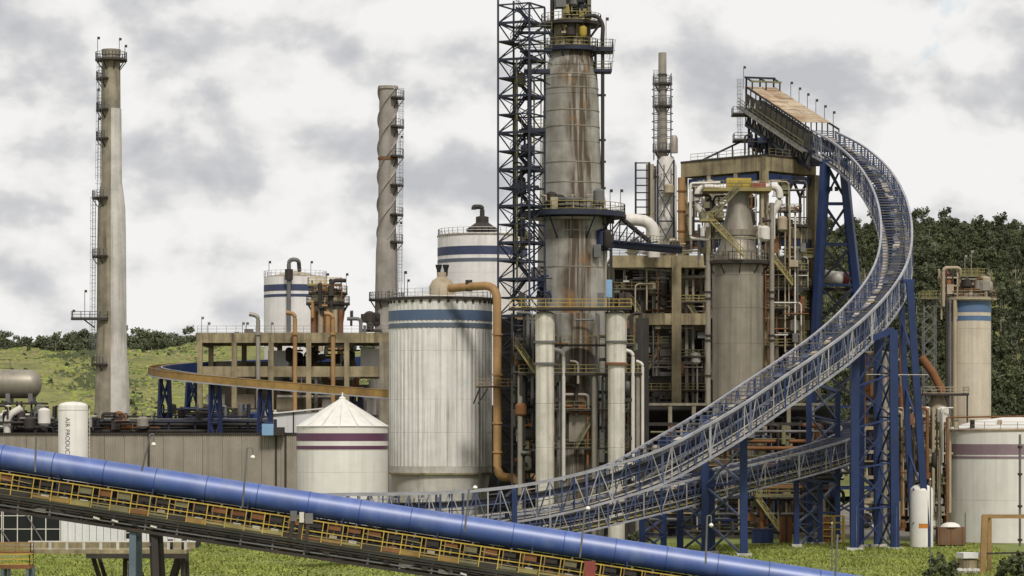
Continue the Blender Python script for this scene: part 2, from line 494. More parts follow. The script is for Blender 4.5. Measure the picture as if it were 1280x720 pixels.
def ladder(parent, p0, p1, m=None, cage=True, wd=0.5, side=V((1, 0, 0)), out=V((0, -1, 0)), step=0.6):
    p0, p1 = V(p0), V(p1)
    mb = MB()
    for s in (-1, 1):
        mb.bar(p0 + side * s * wd / 2, p1 + side * s * wd / 2, 0.07)
    n = int((p1 - p0).length / step)
    for i in range(1, n):
        q = p0.lerp(p1, i / n)
        mb.bar(q - side * wd / 2, q + side * wd / 2, 0.05)
    if cage:
        k = int((p1 - p0).length / 1.3)
        for i in range(1, k + 1):
            q = p0.lerp(p1, i / max(k, 1))
            a, b = q - side * .45, q + side * .45
            c_, d_ = b + out * .75, a + out * .75
            for u, v_ in ((a, d_), (d_, c_), (c_, b)):
                mb.bar(u, v_, 0.05)
        for s in (-.45, .45, 0):
            mb.bar(p0 + V((0, 0, 2)) + side * s + out * .75, p1 + side * s + out * .75, 0.05)
    return mb.build('ladder', m or GREYS, parent)
def stair(parent, p0, p1, wd=0.9, m=None, name='stair', out=None):
    p0, p1 = V(p0), V(p1)
    d = p1 - p0
    s = V((-d.y, d.x, 0)).normalized() * wd / 2
    mb = MB()
    up = V((0, 0, 1))
    for k in (-1, 1):
        mb.bar(p0 + s * k, p1 + s * k, 0.08, 0.28)
        mb.bar(p0 + s * k + up * 1.1, p1 + s * k + up * 1.1, 0.08)
        mb.bar(p0 + s * k + up * .6, p1 + s * k + up * .6, 0.06)
        n = max(2, int(d.length / 1.3))
        for i in range(n + 1):
            q = p0.lerp(p1, i / n) + s * k
            mb.bar(q, q + up * 1.1, 0.06)
    n = max(3, int(abs(d.z) / 0.3))
    for i in range(n):
        q = p0.lerp(p1, (i + .5) / n)
        mb.bar(q - s, q + s, 0.06, 0.25)
    return mb.build(name, m or YELLD, parent)
def floodlight_pole(parent, base, h, m=None):
    """thin mast with a small round lamp head, joined to its thing"""
    mb = MB()
    b = V(base)
    mb.bar(b, b + V((0, 0, h)), 0.09)
    mb.box(b + V((0.18, 0, h)), (0.42, 0.3, 0.42))
    mb.build('mast_lamp', m or DARK, parent)
PIPE_M = [PIPEG, PIPEW, GREYS, DARK, RUST, DARK, BEIGE, GREYS]
def clutter(parent, X0, X1, Y0, Y1, Z0, Z1, n, seed, mats=None, rmax=0.4):
    """pipework, ducts and small vessels of one plant structure: every run is a part"""
    r_ = random.Random(seed)
    mats = mats or PIPE_M
    for i in range(n):
        k = r_.random()
        m = r_.choice(mats)
        y = r_.uniform(Y0, Y1)
        rad = r_.uniform(.09, rmax)
        if k < .30:
            x = r_.uniform(X0, X1)
            z0 = r_.uniform(Z0, Z1 - (Z1 - Z0) * .3)
            z1 = min(Z1, z0 + r_.uniform(.3, .9) * (Z1 - Z0))
            if r_.random() < .45:
                dx = r_.uniform(-3, 3)
                x2 = min(max(x + dx, X0), X1)
                tube('pipe', parent, [(x, y, z0), (x, y, z1), (x2, y, z1), (x2, y + .6, z1)], rad, m, 10, .8)
            else:
                rod('pipe', parent, (x, y, z0), (x, y, z1), rad, m)
        elif k < .58:
            z = r_.uniform(Z0 + .5, Z1 - .4)
            x0 = r_.uniform(X0, X0 + (X1 - X0) * .6)
            x1 = min(X1, x0 + r_.uniform(.25, .7) * (X1 - X0))
            if r_.random() < .4:
                zd = max(Z0, z - r_.uniform(1, 5))
                tube('pipe', parent, [(x0, y, z), (x1, y, z), (x1, y, zd)], rad * .8, m, 10, .7)
            else:
                rod('pipe', parent, (x0, y, z), (x1, y, z), rad * .8, m)
        elif k < .72:
            z = r_.uniform(Z0 + .2, Z1 - 2.2)
            x = r_.uniform(X0 + 1, X1 - 1)
            rr = r_.uniform(.5, 1.0)
            hh = r_.uniform(1.2, 2.6)
            lathe('vessel', parent, (x, y, z), [(0, 0), (rr * .6, .12), (rr, .45), (rr, hh), (rr * .6, hh + .3), (0, hh + .42)], m, 16)
        elif k < .86:
            z = r_.uniform(Z0 + .4, Z1 - 1.2)
            x = r_.uniform(X0 + .6, X1 - .6)
            box('equipment_box', parent, (x, y, z), (r_.uniform(.6, 1.6), r_.uniform(.6, 1.2), r_.uniform(.7, 1.9)), m)
        else:
            z = r_.uniform(Z0 + .4, Z1 - .4)
            x = r_.uniform(X0 + .6, X1 - .6)
            mb = MB()
            mb.bar((x - .5, y, z), (x + .5, y, z), .3)
            mb.bar((x, y, z), (x, y, z + .8), .14)
            mb.bar((x - .3, y, z + .8), (x + .3, y, z + .8), .1)
            mb.build('valve', m, parent)
def xbrace(parent, a0, a1, b0, b1, w_, m, name='brace'):
    """X between member a (a0 bottom, a1 top) and member b"""
    bar(name, parent, a0, b1, w_, m)
    bar(name, parent, b0, a1, w_ * .97, m)

# ------------------------------------------------------------------ the setting: ground, hills
def sheet(name, x0, x1, y0, y1, z, m):
    o = raw(name, mesh_from(name, [(x0, y0, 0), (x1, y0, 0), (x1, y1, 0), (x0, y1, 0)], [(0, 1, 2, 3)], m), None, Matrix.Translation((0, 0, z)))
    return tag(o, kind='structure')
sheet('ground', -3500, 3500, -300, 9000, 0.0, GRASS)
sheet('yard', -150, 150, 432, 640, 0.006, DIRT)
def sm(a, b, x):
    t_ = min(max((x - a) / (b - a), 0), 1)
    return t_ * t_ * (3 - 2 * t_)
def vnoise(x, y):
    return (math.sin(x * .021 + 1.3) * math.cos(y * .017 + .4) + .6 * math.sin(x * .047 - y * .031 + 2.1) + .35 * math.sin(x * .093 + y * .071))
def hill_h(x, y):
    # pasture ridge on the left, wooded hill on the right
    left = 52 * sm(690, 1330, y) * (1 - .10 * sm(-60, 160, x)) + (2.6 * vnoise(x, y) + 1.1 * vnoise(x * 3.1, y * 2.7) + 5 * sm(-150, -260, x) * 0) * sm(700, 900, y) + 4.5 * math.exp(-((x + 215) / 45) ** 2 - ((y - 1060) / 90) ** 2)
    k = sm(35, 112, x - (y - 1000) * .045)
    rgt = (k * 81 + vnoise(x, y) * 2.2) * sm(600, 1110, y)
    return max(left * (1 - k), 0) + max(rgt, 0) * k - .5
nx_, ny_ = 190, 110
hv, hf = [], []
for j in range(ny_ + 1):
    y = 655 + (2600 - 655) * (j / ny_) ** 1.5
    for i in range(nx_ + 1):
        x = -700 + 1400 * i / nx_
        hv.append((x, y, hill_h(x, y)))
for j in range(ny_):
    for i in range(nx_):
        a = j * (nx_ + 1) + i
        hf.append((a, a + 1, a + nx_ + 2, a + nx_ + 1))
tag(raw('hills', mesh_from('hills', hv, hf, HILL, 60), None, Matrix.Identity(4)), kind='structure')

# ------------------------------------------------------------------ trees
def crown_mesh(name, h, r, n, leaf, m, seed, tall=0.6, low=0.35):
    """leaf-sized faces spread through a handful of limb-end clumps"""
    g = np.random.default_rng(seed)
    nc = 9
    cz = h * (low + (1 - low) * g.random(nc))
    ang = g.random(nc) * 2 * np.pi
    rr = r * .62 * np.sqrt(g.random(nc)) * (1.15 - .5 * np.abs(cz / h - .62))
    C = np.stack([rr * np.cos(ang), rr * np.sin(ang), cz], 1)
    C[0] = (0, 0, h * .92)
    S = r * (.28 + .28 * g.random(nc))
    idx = g.integers(0, nc, n)
    off = g.normal(size=(n, 3))
    off /= np.linalg.norm(off, axis=1)[:, None]
    off *= (g.random(n) ** .45)[:, None]
    ctr = C[idx] + off * S[idx][:, None] * np.array([1, 1, tall + .35])
    a = g.normal(size=(n, 3)); a /= np.linalg.norm(a, axis=1)[:, None]
    b = np.cross(a, g.normal(size=(n, 3))); b /= np.linalg.norm(b, axis=1)[:, None]
    s = leaf * (.6 + .8 * g.random(n))[:, None]
    vs = np.stack([ctr - a * s - b * s * .55, ctr + a * s - b * s * .45, ctr + a * s * .8 + b * s * .6, ctr - a * s * .9 + b * s * .5], 1)
    return vs
def quads_to_mesh(name, vs, m):
    n = len(vs)
    me = bpy.data.meshes.new(name)
    me.vertices.add(n * 4)
    me.vertices.foreach_set('co', vs.reshape(-1).astype(np.float32))
    me.loops.add(n * 4)
    me.loops.foreach_set('vertex_index', np.arange(n * 4, dtype=np.int32))
    me.polygons.add(n)
    me.polygons.foreach_set('loop_start', np.arange(0, n * 4, 4, dtype=np.int32))
    me.materials.append(m)
    me.update(calc_edges=True)
    return me
def trunk_mesh(h, r, seed, limbs=4):
    r_ = random.Random(seed)
    mb = MB()
    n = 6
    vs, fs = [], []
    def limb(p0, p1, ra, rb):
        x, y, z, L = axes(p0, p1)
        b = len(vs)
        for p, rad in ((p0, ra), (p1, rb)):
            for i in range(n):
                a = 2 * math.pi * i / n
                vs.append(tuple(p + x * rad * math.cos(a) + y * rad * math.sin(a)))
        for i in range(n):
            fs.append((b + i, b + (i + 1) % n, b + n + (i + 1) % n, b + n + i))
    top = V((r_.uniform(-.3, .3), r_.uniform(-.3, .3), h))
    limb(V((0, 0, -.6)), top * .55, r, r * .65)
    limb(top * .55, top * .95, r * .65, r * .2)
    for k in range(limbs):
        t_ = r_.uniform(.4, .8)
        a = r_.uniform(0, 6.28)
        limb(top * t_, top * (t_ + .18) + V((math.cos(a), math.sin(a), 0)) * h * .16, r * .4, r * .1)
    return mesh_from('trunk', vs, fs, TRUNK, 60)
PROTO = []
for k, (h, r, n, leaf, m) in enumerate([(17, 3.5, 760, .38, LEAFD), (20, 3.4, 800, .38, LEAFD), (15, 3.8, 760, .4, LEAFM), (18, 3.0, 700, .36, LEAFD),
                                        (10, 4.4, 420, .55, LEAFG), (8, 4.0, 380, .5, LEAFG), (12, 3.8, 420, .5, LEAFG), (2.6, 2.0, 160, .34, LEAFM)]):
    vs = crown_mesh('crown', h, r, n, leaf, m, 100 + k, low=(.48 if k < 4 else .22 if k < 7 else .12))
    PROTO.append((quads_to_mesh('crown', vs, m), trunk_mesh(h * .9, .28 if k < 4 else .2 if k < 7 else .08, k), vs, h))
def tree(k, x, y, s, label, group, name='eucalyptus_tree', z=None):
    r_ = rng.uniform(0, 6.28)
    o = thing(name, label, 'shrub' if name == 'shrub' else 'tree', (x, y, hill_h(x, y) - .3 if z is None else z), group)
    M = WM[o.name] @ Matrix.Rotation(r_, 4, 'Z') @ Matrix.Diagonal((s * rng.uniform(.9, 1.15), s * rng.uniform(.9, 1.15), s, 1))
    raw('trunk', PROTO[k][1], o, M)
    raw('crown', PROTO[k][0], o, M)
# ridge trees on the pasture hill
for i in range(290):
    px = rng.uniform(-12, 520) if i < 150 else rng.uniform(-12, 250)
    y = rng.uniform(1290, 1400)
    x = (px - 640) * y / F
    tree(rng.choice((4, 5, 6)), x, y, rng.uniform(.5, .85) * (1.15 if 30 < px < 120 or 150 < px < 240 else .9), 'small rounded tree on the left pasture ridge, ' + ('left of the tall chimney' if px < 118 else 'between the tall chimney and the frame building' if px < 246 else 'seen behind the frame building'), 'trees along the pasture ridge', 'ridge_tree')
for i in range(60):
    px = rng.uniform(-5, 250)
    y = rng.uniform(900, 1280)
    x = (px - 640) * y / F
    tree(7, x, y, rng.uniform(.2, .8) ** 1.2, 'low dark shrub dotted on the green pasture slope, ' + ('left of the tall chimney' if px < 137 else 'right of the tall chimney'), 'shrubs on the pasture slope', 'shrub')
# wooded hill on the right: the nearest and the skyline trees are things, the rest reads as one mass
cand = []
g = np.random.default_rng(5)
for i in range(1850):
    y = g.uniform(690, 1240)
    px = g.uniform(985, 1330)
    x = (px - 640) * y / F
    hh = hill_h(x, y)
    if hh < 6 and y > 760:
        continue
    cand.append((y, x, px, hh))
cand.sort()
front = cand[:70]
rest = cand[70:]
sky_line = [c for c in rest if c[0] > 1100]
rest_ids = set(id(c) for c in sky_line[::5][:110])
for (y, x, px, hh) in front:
    tree(int(g.integers(0, 4)), x, y, g.uniform(.6, 1.0), 'dark tree at the foot of the wooded hill on the right', 'trees at the foot of the wooded hill')
for c in sky_line[::5][:110]:
    tree(int(g.integers(0, 4)), c[1], c[0], g.uniform(.5, .8), 'dark tree on the skyline of the wooded hill on the right', 'skyline trees of the wooded hill')
allv, mids, trk = [], [], []
for c in rest:
    if id(c) in rest_ids:
        continue
    kk = int(g.integers(0, 4))
    vs = PROTO[kk][2]
    pick = g.choice(len(vs), 540, replace=False)
    a = g.uniform(0, 6.28)
    s = g.uniform(.5, .95)
    Rm = np.array([[math.cos(a), -math.sin(a), 0], [math.sin(a), math.cos(a), 0], [0, 0, 1]]) * s * np.array([1, 1, g.uniform(.9, 1.2)])
    allv.append(vs[pick] @ Rm.T + np.array([c[1], c[0], c[3] - .3]))
    mids.append(np.full(540, int(g.choice([0, 0, 0, 1, 1, 2]))))
    w_, h_ = .22 * s, PROTO[kk][3] * .8 * s
    lean = g.normal() * .4
    trk.append(np.array([[[c[1] - w_, c[0], c[3] - .5], [c[1] + w_, c[0], c[3] - .5], [c[1] + lean + w_ * .4, c[0], c[3] + h_], [c[1] + lean - w_ * .4, c[0], c[3] + h_]],
                         [[c[1], c[0] - w_, c[3] - .5], [c[1], c[0] + w_, c[3] - .5], [c[1] + lean, c[0] + w_ * .4, c[3] + h_], [c[1] + lean, c[0] - w_ * .4, c[3] + h_]]]))
    mids.append(None)
ids_ = np.concatenate([q for q in mids if q is not None] + [np.full(2 * len(trk), 3)]).astype(np.int32)
fm = quads_to_mesh('forest', np.concatenate(allv + trk), LEAFD)
for q in (LEAFM, LEAFG, TRUNK):
    fm.materials.append(q)
fm.polygons.foreach_set('material_index', ids_)
fm.update()
tag(raw('forest', fm, None, Matrix.Identity(4)), 'dense dark eucalyptus wood covering the hill on the right', 'forest', kind='stuff')
# pale trunks showing through a thin place in the wood

# ------------------------------------------------------------------ grass on the near slope
def grass_patch(name, x0, x1, y0, y1, n, seed, label):
    g = np.random.default_rng(seed)
    x = g.uniform(x0, x1, n)
    y = g.uniform(y0, y1, n)
    dens = (np.sin(x * .31 + y * .11) + np.sin(x * .13 - y * .23 + 1.0) + g.normal(size=n) * .6)
    hgt = np.clip(.20 + .11 * dens, .05, .7) * g.uniform(.6, 1.3, n)
    a = g.uniform(0, 2 * np.pi, n)
    wd = g.uniform(.06, .15, n)
    dx, dy = np.cos(a) * wd, np.sin(a) * wd
    lx, ly = g.normal(size=n) * .22, g.normal(size=n) * .22
    z = np.zeros(n)
    q = np.stack([np.stack([x - dx, y - dy, z], 1), np.stack([x + dx, y + dy, z], 1),
                  np.stack([x + lx + dx * .25, y + ly + dy * .25, hgt], 1), np.stack([x + lx - dx * .25, y + ly - dy * .25, hgt], 1)], 1)
    o = raw(name, quads_to_mesh(name, q, BLADE), None, Matrix.Identity(4))
    tag(o, label, 'grass', kind='stuff')
grass_patch('grass', -62, 66, 318, 408, 120000, 3, 'rough green grass on the open ground before the plant')

def hill_tufts(n, seed):
    g = np.random.default_rng(seed)
    y = g.uniform(690, 1340, n)
    x = (g.uniform(-20, 560, n) - 640) * y / F
    z = np.array([hill_h(a, b) for a, b in zip(x, y)])
    dens = np.sin(x * .11 + y * .023) + np.sin(x * .043 - y * .05 + 1.0) + np.sin(x * .021 + y * .017 + 4) + g.normal(size=n) * .7
    keep = dens > -.6
    x, y, z, dens = x[keep], y[keep], z[keep], dens[keep]
    n = len(x)
    hgt = np.clip(.35 + .28 * dens, .15, 1.7) * g.uniform(.5, 1.2, n)
    wd = g.uniform(.3, 1.1, n)
    lx = g.normal(size=n) * .3
    q = np.stack([np.stack([x - wd, y, z], 1), np.stack([x + wd, y + g.normal(size=n) * .3, z], 1),
                  np.stack([x + lx + wd * .5, y + .4, z + hgt], 1), np.stack([x + lx - wd * .6, y + .4, z + hgt], 1)], 1)
    me = quads_to_mesh('pasture_grass', q, BLADE)
    for q_ in (LEAFM, mat('dry_straw', (.30, .24, .11), .95, var=.3), LEAFG, GRASS):
        me.materials.append(q_)
    pick = np.where(dens > 1.5, 1, g.choice([0, 0, 4, 2, 3, 4, 4], n))
    me.polygons.foreach_set('material_index', pick.astype(np.int32))
    me.update()
    tag(raw('pasture_grass', me, None, Matrix.Identity(4)), 'uneven tussocky grass covering the left pasture slope', 'grass', kind='stuff')
hill_tufts(45000, 8)

# ------------------------------------------------------------------ long cladding warehouse behind the blue hood
d0 = 285
t = thing('warehouse', 'long low taupe ribbed-cladding warehouse behind the blue tube on the left', 'warehouse', P(170, 540 + 16 * 2388 / d0, d0))
X0, X1 = PX(-40, d0), PX(376, d0)
Yf = 1.5 * d0
ztop = PZ(543, d0)
npan = 17
pw = (X1 - X0) / npan
pv, pf = [], []
nr = 10
for i in range(nr * 4 + 1):
    xx = pw * .985 * i / (nr * 4)
    off = 0.0 if i % 4 in (0, 1) else .11
    pv += [(xx, off, 0.3), (xx, off, ztop)]
for i in range(nr * 4):
    pf.append((2 * i, 2 * i + 2, 2 * i + 3, 2 * i + 1))
pm_ = mesh_from('wall_panel', pv, pf, TAUPE)
for i in range(npan):
    raw('wall_panel', pm_, t, Matrix.Translation((X0 + i * pw, Yf + .02 * (i % 2), 0)))
    box('panel_joint', t, (X0 + i * pw, Yf + .10, ztop / 2), (.09, .1, ztop), DARK)
box('roof', t, ((X0 + X1) / 2, Yf + 10.3, ztop + .08), (X1 - X0 + .4, 20, .3), GREYS)
box('eave_trim', t, ((X0 + X1) / 2, Yf + .05, ztop + .12), (X1 - X0 + .5, .5, .28), DARK)
box('plinth', t, ((X0 + X1) / 2, Yf + .2, .15), (X1 - X0, .5, .3), CONC)
box('rear_wall', t, ((X0 + X1) / 2, Yf + 20, ztop / 2), (X1 - X0, .2, ztop - .2), TAUPE)
for x in (PX(186, d0), PX(345, d0), PX(357, d0)):
    rod('downpipe', t, (x, Yf - .15, 0), (x, Yf - .15, ztop + .3), .13, DARK)

# dark pipe rack running behind the warehouse roof
d = 300
t = thing('pipe_rack', 'dark pipe rack running along behind the taupe warehouse roof', 'pipe rack', P(220, 540 + 16 * 2388 / d, d))
for px in range(-20, 345, 33):
    for dy in (0, 3):
        bar('post', t, (PX(px, d), 450 + dy, 0), (PX(px, d), 450 + dy, PZ(524, d)), .28, DARKN)
for k, (py, rr, mm) in enumerate([(527, .22, DARKN), (531, .3, DARK), (535, .22, BLACK), (539, .28, DARK), (524, .12, GREYS), (533, .16, GREYS)]):
    rod('pipe', t, (PX(-30, d), 450 + (k % 3) * 1.1 - .4, PZ(py, d)), (PX(338, d), 450 + (k % 3) * 1.1 - .4, PZ(py, d)), rr, mm)
clutter(t, PX(-5, d), PX(74, d), 444, 449, PZ(542, d), PZ(508, d), 60, 21, [DARK, BLACK, PIPEW, GREYS, BLACK, DARK], .25)
clutter(t, PX(108, d), PX(200, d), 446, 452, PZ(540, d), PZ(517, d), 34, 23, [DARK, BLACK, DARKN, RUST, PIPEG, DARK], .25)
clutter(t, PX(190, d), PX(336, d), 451, 458, PZ(542, d), PZ(505, d), 80, 22, [DARK, BLACK, DARKN, GREYS, BLUE, DARK])
tube('pipe', t, [P(9, 545, 297), P(9, 520, 297), P(27, 510, 297)], ML(4.5, 297), PIPEW, 12, 2.0)

# horizontal pressure vessel, far left
d = 305
t = thing('pressure_vessel', 'grey horizontal pressure vessel on dark supports at the far left edge', 'vessel', P(15, 540 + 16 * 2388 / d, d))
rr = ML(18, d)
xs = [(-60, 0), (-58, .55), (-54, .85), (-46, 1), (38, 1), (45, .9), (49, .65), (51.5, .3), (52, 0)]
n = 28
vs, fs = [], []
for x, q in xs:
    for i in range(n):
        a = 2 * math.pi * i / n
        vs.append((PX(x, d) - PX(0, d), rr * q * math.cos(a), rr * q * math.sin(a)))
for j in range(len(xs) - 1):
    for i in range(n):
        fs.append((j * n + i, j * n + (i + 1) % n, (j + 1) * n + (i + 1) % n, (j + 1) * n + i))
zc = PZ(480, d)
raw('shell', mesh_from('shell', vs, fs, GREYM, 50), t, Matrix.Translation((PX(0, d), 1.5 * d, zc)))
for px in (-30, 12, 40):
    box('saddle', t, (PX(px, d), 1.5 * d, zc - rr), (.7, rr * 1.5, rr * .7), GREYS)
for px in (-32, 10, 24, 42):
    for dy in (-2, 2):
        bar('support_leg', t, (PX(px, d), 1.5 * d + dy, 0), (PX(px, d), 1.5 * d + dy, zc - rr * 1.2), .3, DARK)
box('support_deck', t, (PX(5, d), 1.5 * d, zc - rr * 1.36), (ML(104, d), 5.4, .3), DARK)
mb = MB()
rail_into(mb, [V((PX(-40, d), 1.5 * d - 1, zc + rr)), V((PX(14, d), 1.5 * d - 1, zc + rr))], 1.6)
mb.build('railing', DARK, t)

# white gas vessel with a column of dark lettering
d = 276
t = thing('gas_vessel', 'tall white upright gas vessel with vertical dark lettering before the warehouse', 'vessel', P(91.5, 540 + 16 * 2388 / d, d))
rr = ML(18.5, d)
z1 = PZ(508, d)
lathe('shell', t, (PX(91.5, d), 1.5 * d, 0), [(rr * .9, 0), (rr, .3), (rr, z1 - .1), (rr * .97, z1 + .15), (rr * .8, z1 + .45), (rr * .5, z1 + .62), (0, z1 + .7)], CREAM, 36)
lathe('rim', t, (PX(91.5, d), 1.5 * d, z1 - .55), annulus(rr - .02, rr + .05, 0, .14), CREAM, 36)
# the two words painted down the shell, wrapped round its curve
def wrapped_text(body, px, py_top, glyph_px, length_px):
    cu = bpy.data.curves.new('lettering', 'FONT')
    cu.body = body
    cu.extrude = 0.0
    tmp = bpy.data.objects.new('lettering', cu)
    col.objects.link(tmp)
    me = bpy.data.meshes.new_from_object(tmp.evaluated_get(bpy.context.evaluated_depsgraph_get()))
    bpy.data.objects.remove(tmp)
    co = np.empty(len(me.vertices) * 3)
    me.vertices.foreach_get('co', co)
    co = co.reshape(-1, 3)
    u = (co[:, 0] - co[:, 0].min()) / np.ptp(co[:, 0])
    v = (co[:, 1] - co[:, 1].min()) / np.ptp(co[:, 1])
    x = ML(px - 91.5, d) + (v - .5) * ML(glyph_px, d)
    yy = -np.sqrt(rr * rr - x * x) - .02
    z = PZ(py_top, d) - u * ML(length_px, d)
    me.vertices.foreach_set('co', np.stack([x, yy, z], 1).reshape(-1))
    me.materials.append(BLACK)
    me.update()
    raw('lettering', me, t, Matrix.Translation((PX(91.5, d), 1.5 * d, 0)))
wrapped_text('AIR', 87.3, 522, 5.6, 12)
wrapped_text('PRODUCTS', 87.3, 537, 5.6, 38)
ladder(t, (PX(110, d), 1.5 * d, 0), (PX(110, d), 1.5 * d, PZ(510, d)), PIPEW, False)

# ------------------------------------------------------------------ white office building, dock and stairs, lower left
d = 262
pm1 = 2388 / d
t = thing('site_building', 'low white panelled site building with dark glazing under the brown conveyor', 'building', P(100, 540 + 16 * pm1, d))
Yf = 1.5 * d
zt = 7.6
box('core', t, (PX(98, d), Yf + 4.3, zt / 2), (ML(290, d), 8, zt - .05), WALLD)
box('roof', t, (PX(98, d), Yf + 4, zt + .15), (ML(296, d), 9.2, .3), GREYS)
box('plinth', t, (PX(98, d), Yf + .1, .45), (ML(292, d), .7, .9), CONC)
px = 76
while px < 242:
    if not (155 < px + 4 < 172):
        box('wall_panel', t, (PX(px + 4.4, d), Yf + .15 + .02 * (int(px) % 3), .9 + (zt - .9) / 2), (ML(8.3, d), .2, zt - .9), WHITEB)
    else:
        box('wall_panel', t, (PX(px + 4.4, d), Yf + .15, zt - 1.9), (ML(8.3, d), .2, 3.6), WHITEB)
        box('wall_panel', t, (PX(px + 4.4, d), Yf + .15, 1.1), (ML(8.3, d), .2, .5), WHITEB)
    px += 8.9
def window(px0, px1, py0, py1, nxm, nym):
    x0, x1, z0, z1 = PX(px0, d), PX(px1, d), PZ(py1, d), PZ(py0, d)
    wnd = box('window', t, ((x0 + x1) / 2, Yf + .12, (z0 + z1) / 2), (x1 - x0, .06, z1 - z0), GLASS)
    for i in range(nxm + 1):
        x = x0 + (x1 - x0) * i / nxm
        box('mullion', wnd, (x, Yf + .04, (z0 + z1) / 2), (.12, .14, z1 - z0 + .12), PIPEW)
    for i in range(nym + 1):
        z = z0 + (z1 - z0) * i / nym
        box('transom', wnd, ((x0 + x1) / 2, Yf + .05, z), (x1 - x0, .1, .1), PIPEW)
window(-48, 2, 628, 678, 3, 3)
window(4, 75, 628, 678, 4, 3)
window(157, 170.5, 656, 676, 1, 2)
bar('brace', t, P(28, 634, d) - V((0, .25, 0)), P(54, 677, d) - V((0, .25, 0)), .16, GREYS)
bar('brace', t, P(2, 662, d) - V((0, .25, 0)), P(12, 677, d) - V((0, .25, 0)), .16, GREYS)

d = 200
t = thing('loading_dock', 'concrete slab dock on dark raking legs under the brown conveyor', 'dock', P(140, 540 + 16 * 2388 / d, d))
zd = PZ(686, d)
box('slab', t, (PX(138, d), 300, zd - .2), (ML(196, d), 5, .4), CONC)
box('edge_beam', t, (PX(174, d), 297.6, zd - .65), (ML(124, d), .3, .5), DARK)
for px in range(46, 236, 21):
    box('baluster', t, (PX(px, d), 297.7, zd + .4), (.28, .16, .8), CONC_L)
box('handrail', t, (PX(138, d), 297.7, zd + .86), (ML(196, d), .2, .12), PIPEW)
for px0, px1 in ((115, 127), (157, 156), (160, 175), (228, 229), (223, 212)):
    bar('raking_leg', t, P(px0, 692, d) + V((0, .5 * (px0 > 200), 0)), V((PX(px1, d), 300, 0)), .45, DARK)
    bar('rear_leg', t, P(px0, 692, d) + V((0, 4, 0)), V((PX(px1, d), 304, 0)), .4, DARK)
for px in (200, 215, 232):
    box('crate_bracket', t, (PX(px, d), 298.6, zd + .5), (.5, .5, 1.1), DARK)

d = 195
t = thing('access_platform', 'small yellow-railed access platform at the bottom left corner', 'platform', P(10, 540 + 16 * 2388 / d, d))
zp = PZ(706, d)
rect_platform(t, PX(-40, d), PX(40, d), 1.5 * d - 1.2, 1.5 * d + 1.2, zp, RUST, YELLOW, .35)
rect_platform(t, PX(-40, d), PX(36, d), 1.5 * d + 1.3, 1.5 * d + 3.4, zp + 1.25, RUST, ORANGE, .3, .9)
for px in (-36, 5, 36):
    for dy in (-1, 1, 3):
        bar('leg', t, (PX(px, d), 1.5 * d + dy, 0), (PX(px, d), 1.5 * d + dy, zp - .2), .28, TEAL)

# ------------------------------------------------------------------ blue hooded conveyor in the foreground
d = 150
pmc = 2388 / d
Yc = 1.5 * d
A, B = P(-60, 561.9, d), P(1110, 740.5, d)
ax = (B - A).normalized()
up = V((-ax.z, 0, ax.x)).normalized()
t = thing('hooded_conveyor', 'long blue tube-hooded belt conveyor with yellow railed walkway sloping across the foreground', 'conveyor', (A.x, Yc, 0))
Lc = (B - A).length
rh = 0.98
seg = 4.05
ns = int(Lc / seg)
ringm = None
N = 28
for i in range(ns + 1):
    a = A + ax * (i * seg)
    b = A + ax * min((i + 1) * seg - .03, Lc)
    rod('hood_segment', t, a, b, rh, HOOD, 40)
    rod('hood_seam', t, b - ax * .02, b + ax * .05, rh + .03, SEAM, 40)
def off(s, u, y):
    u = u if u > -2.7 else -2.7 + (u + 2.7) * .62
    return A + ax * s + up * u + V((0, y, 0))
def run(name, u, y, w_, m, h_=None, s0=0, s1=None):
    return bar(name, t, off(s0, u, y), off(s1 or Lc, u, y), w_, m, h_)
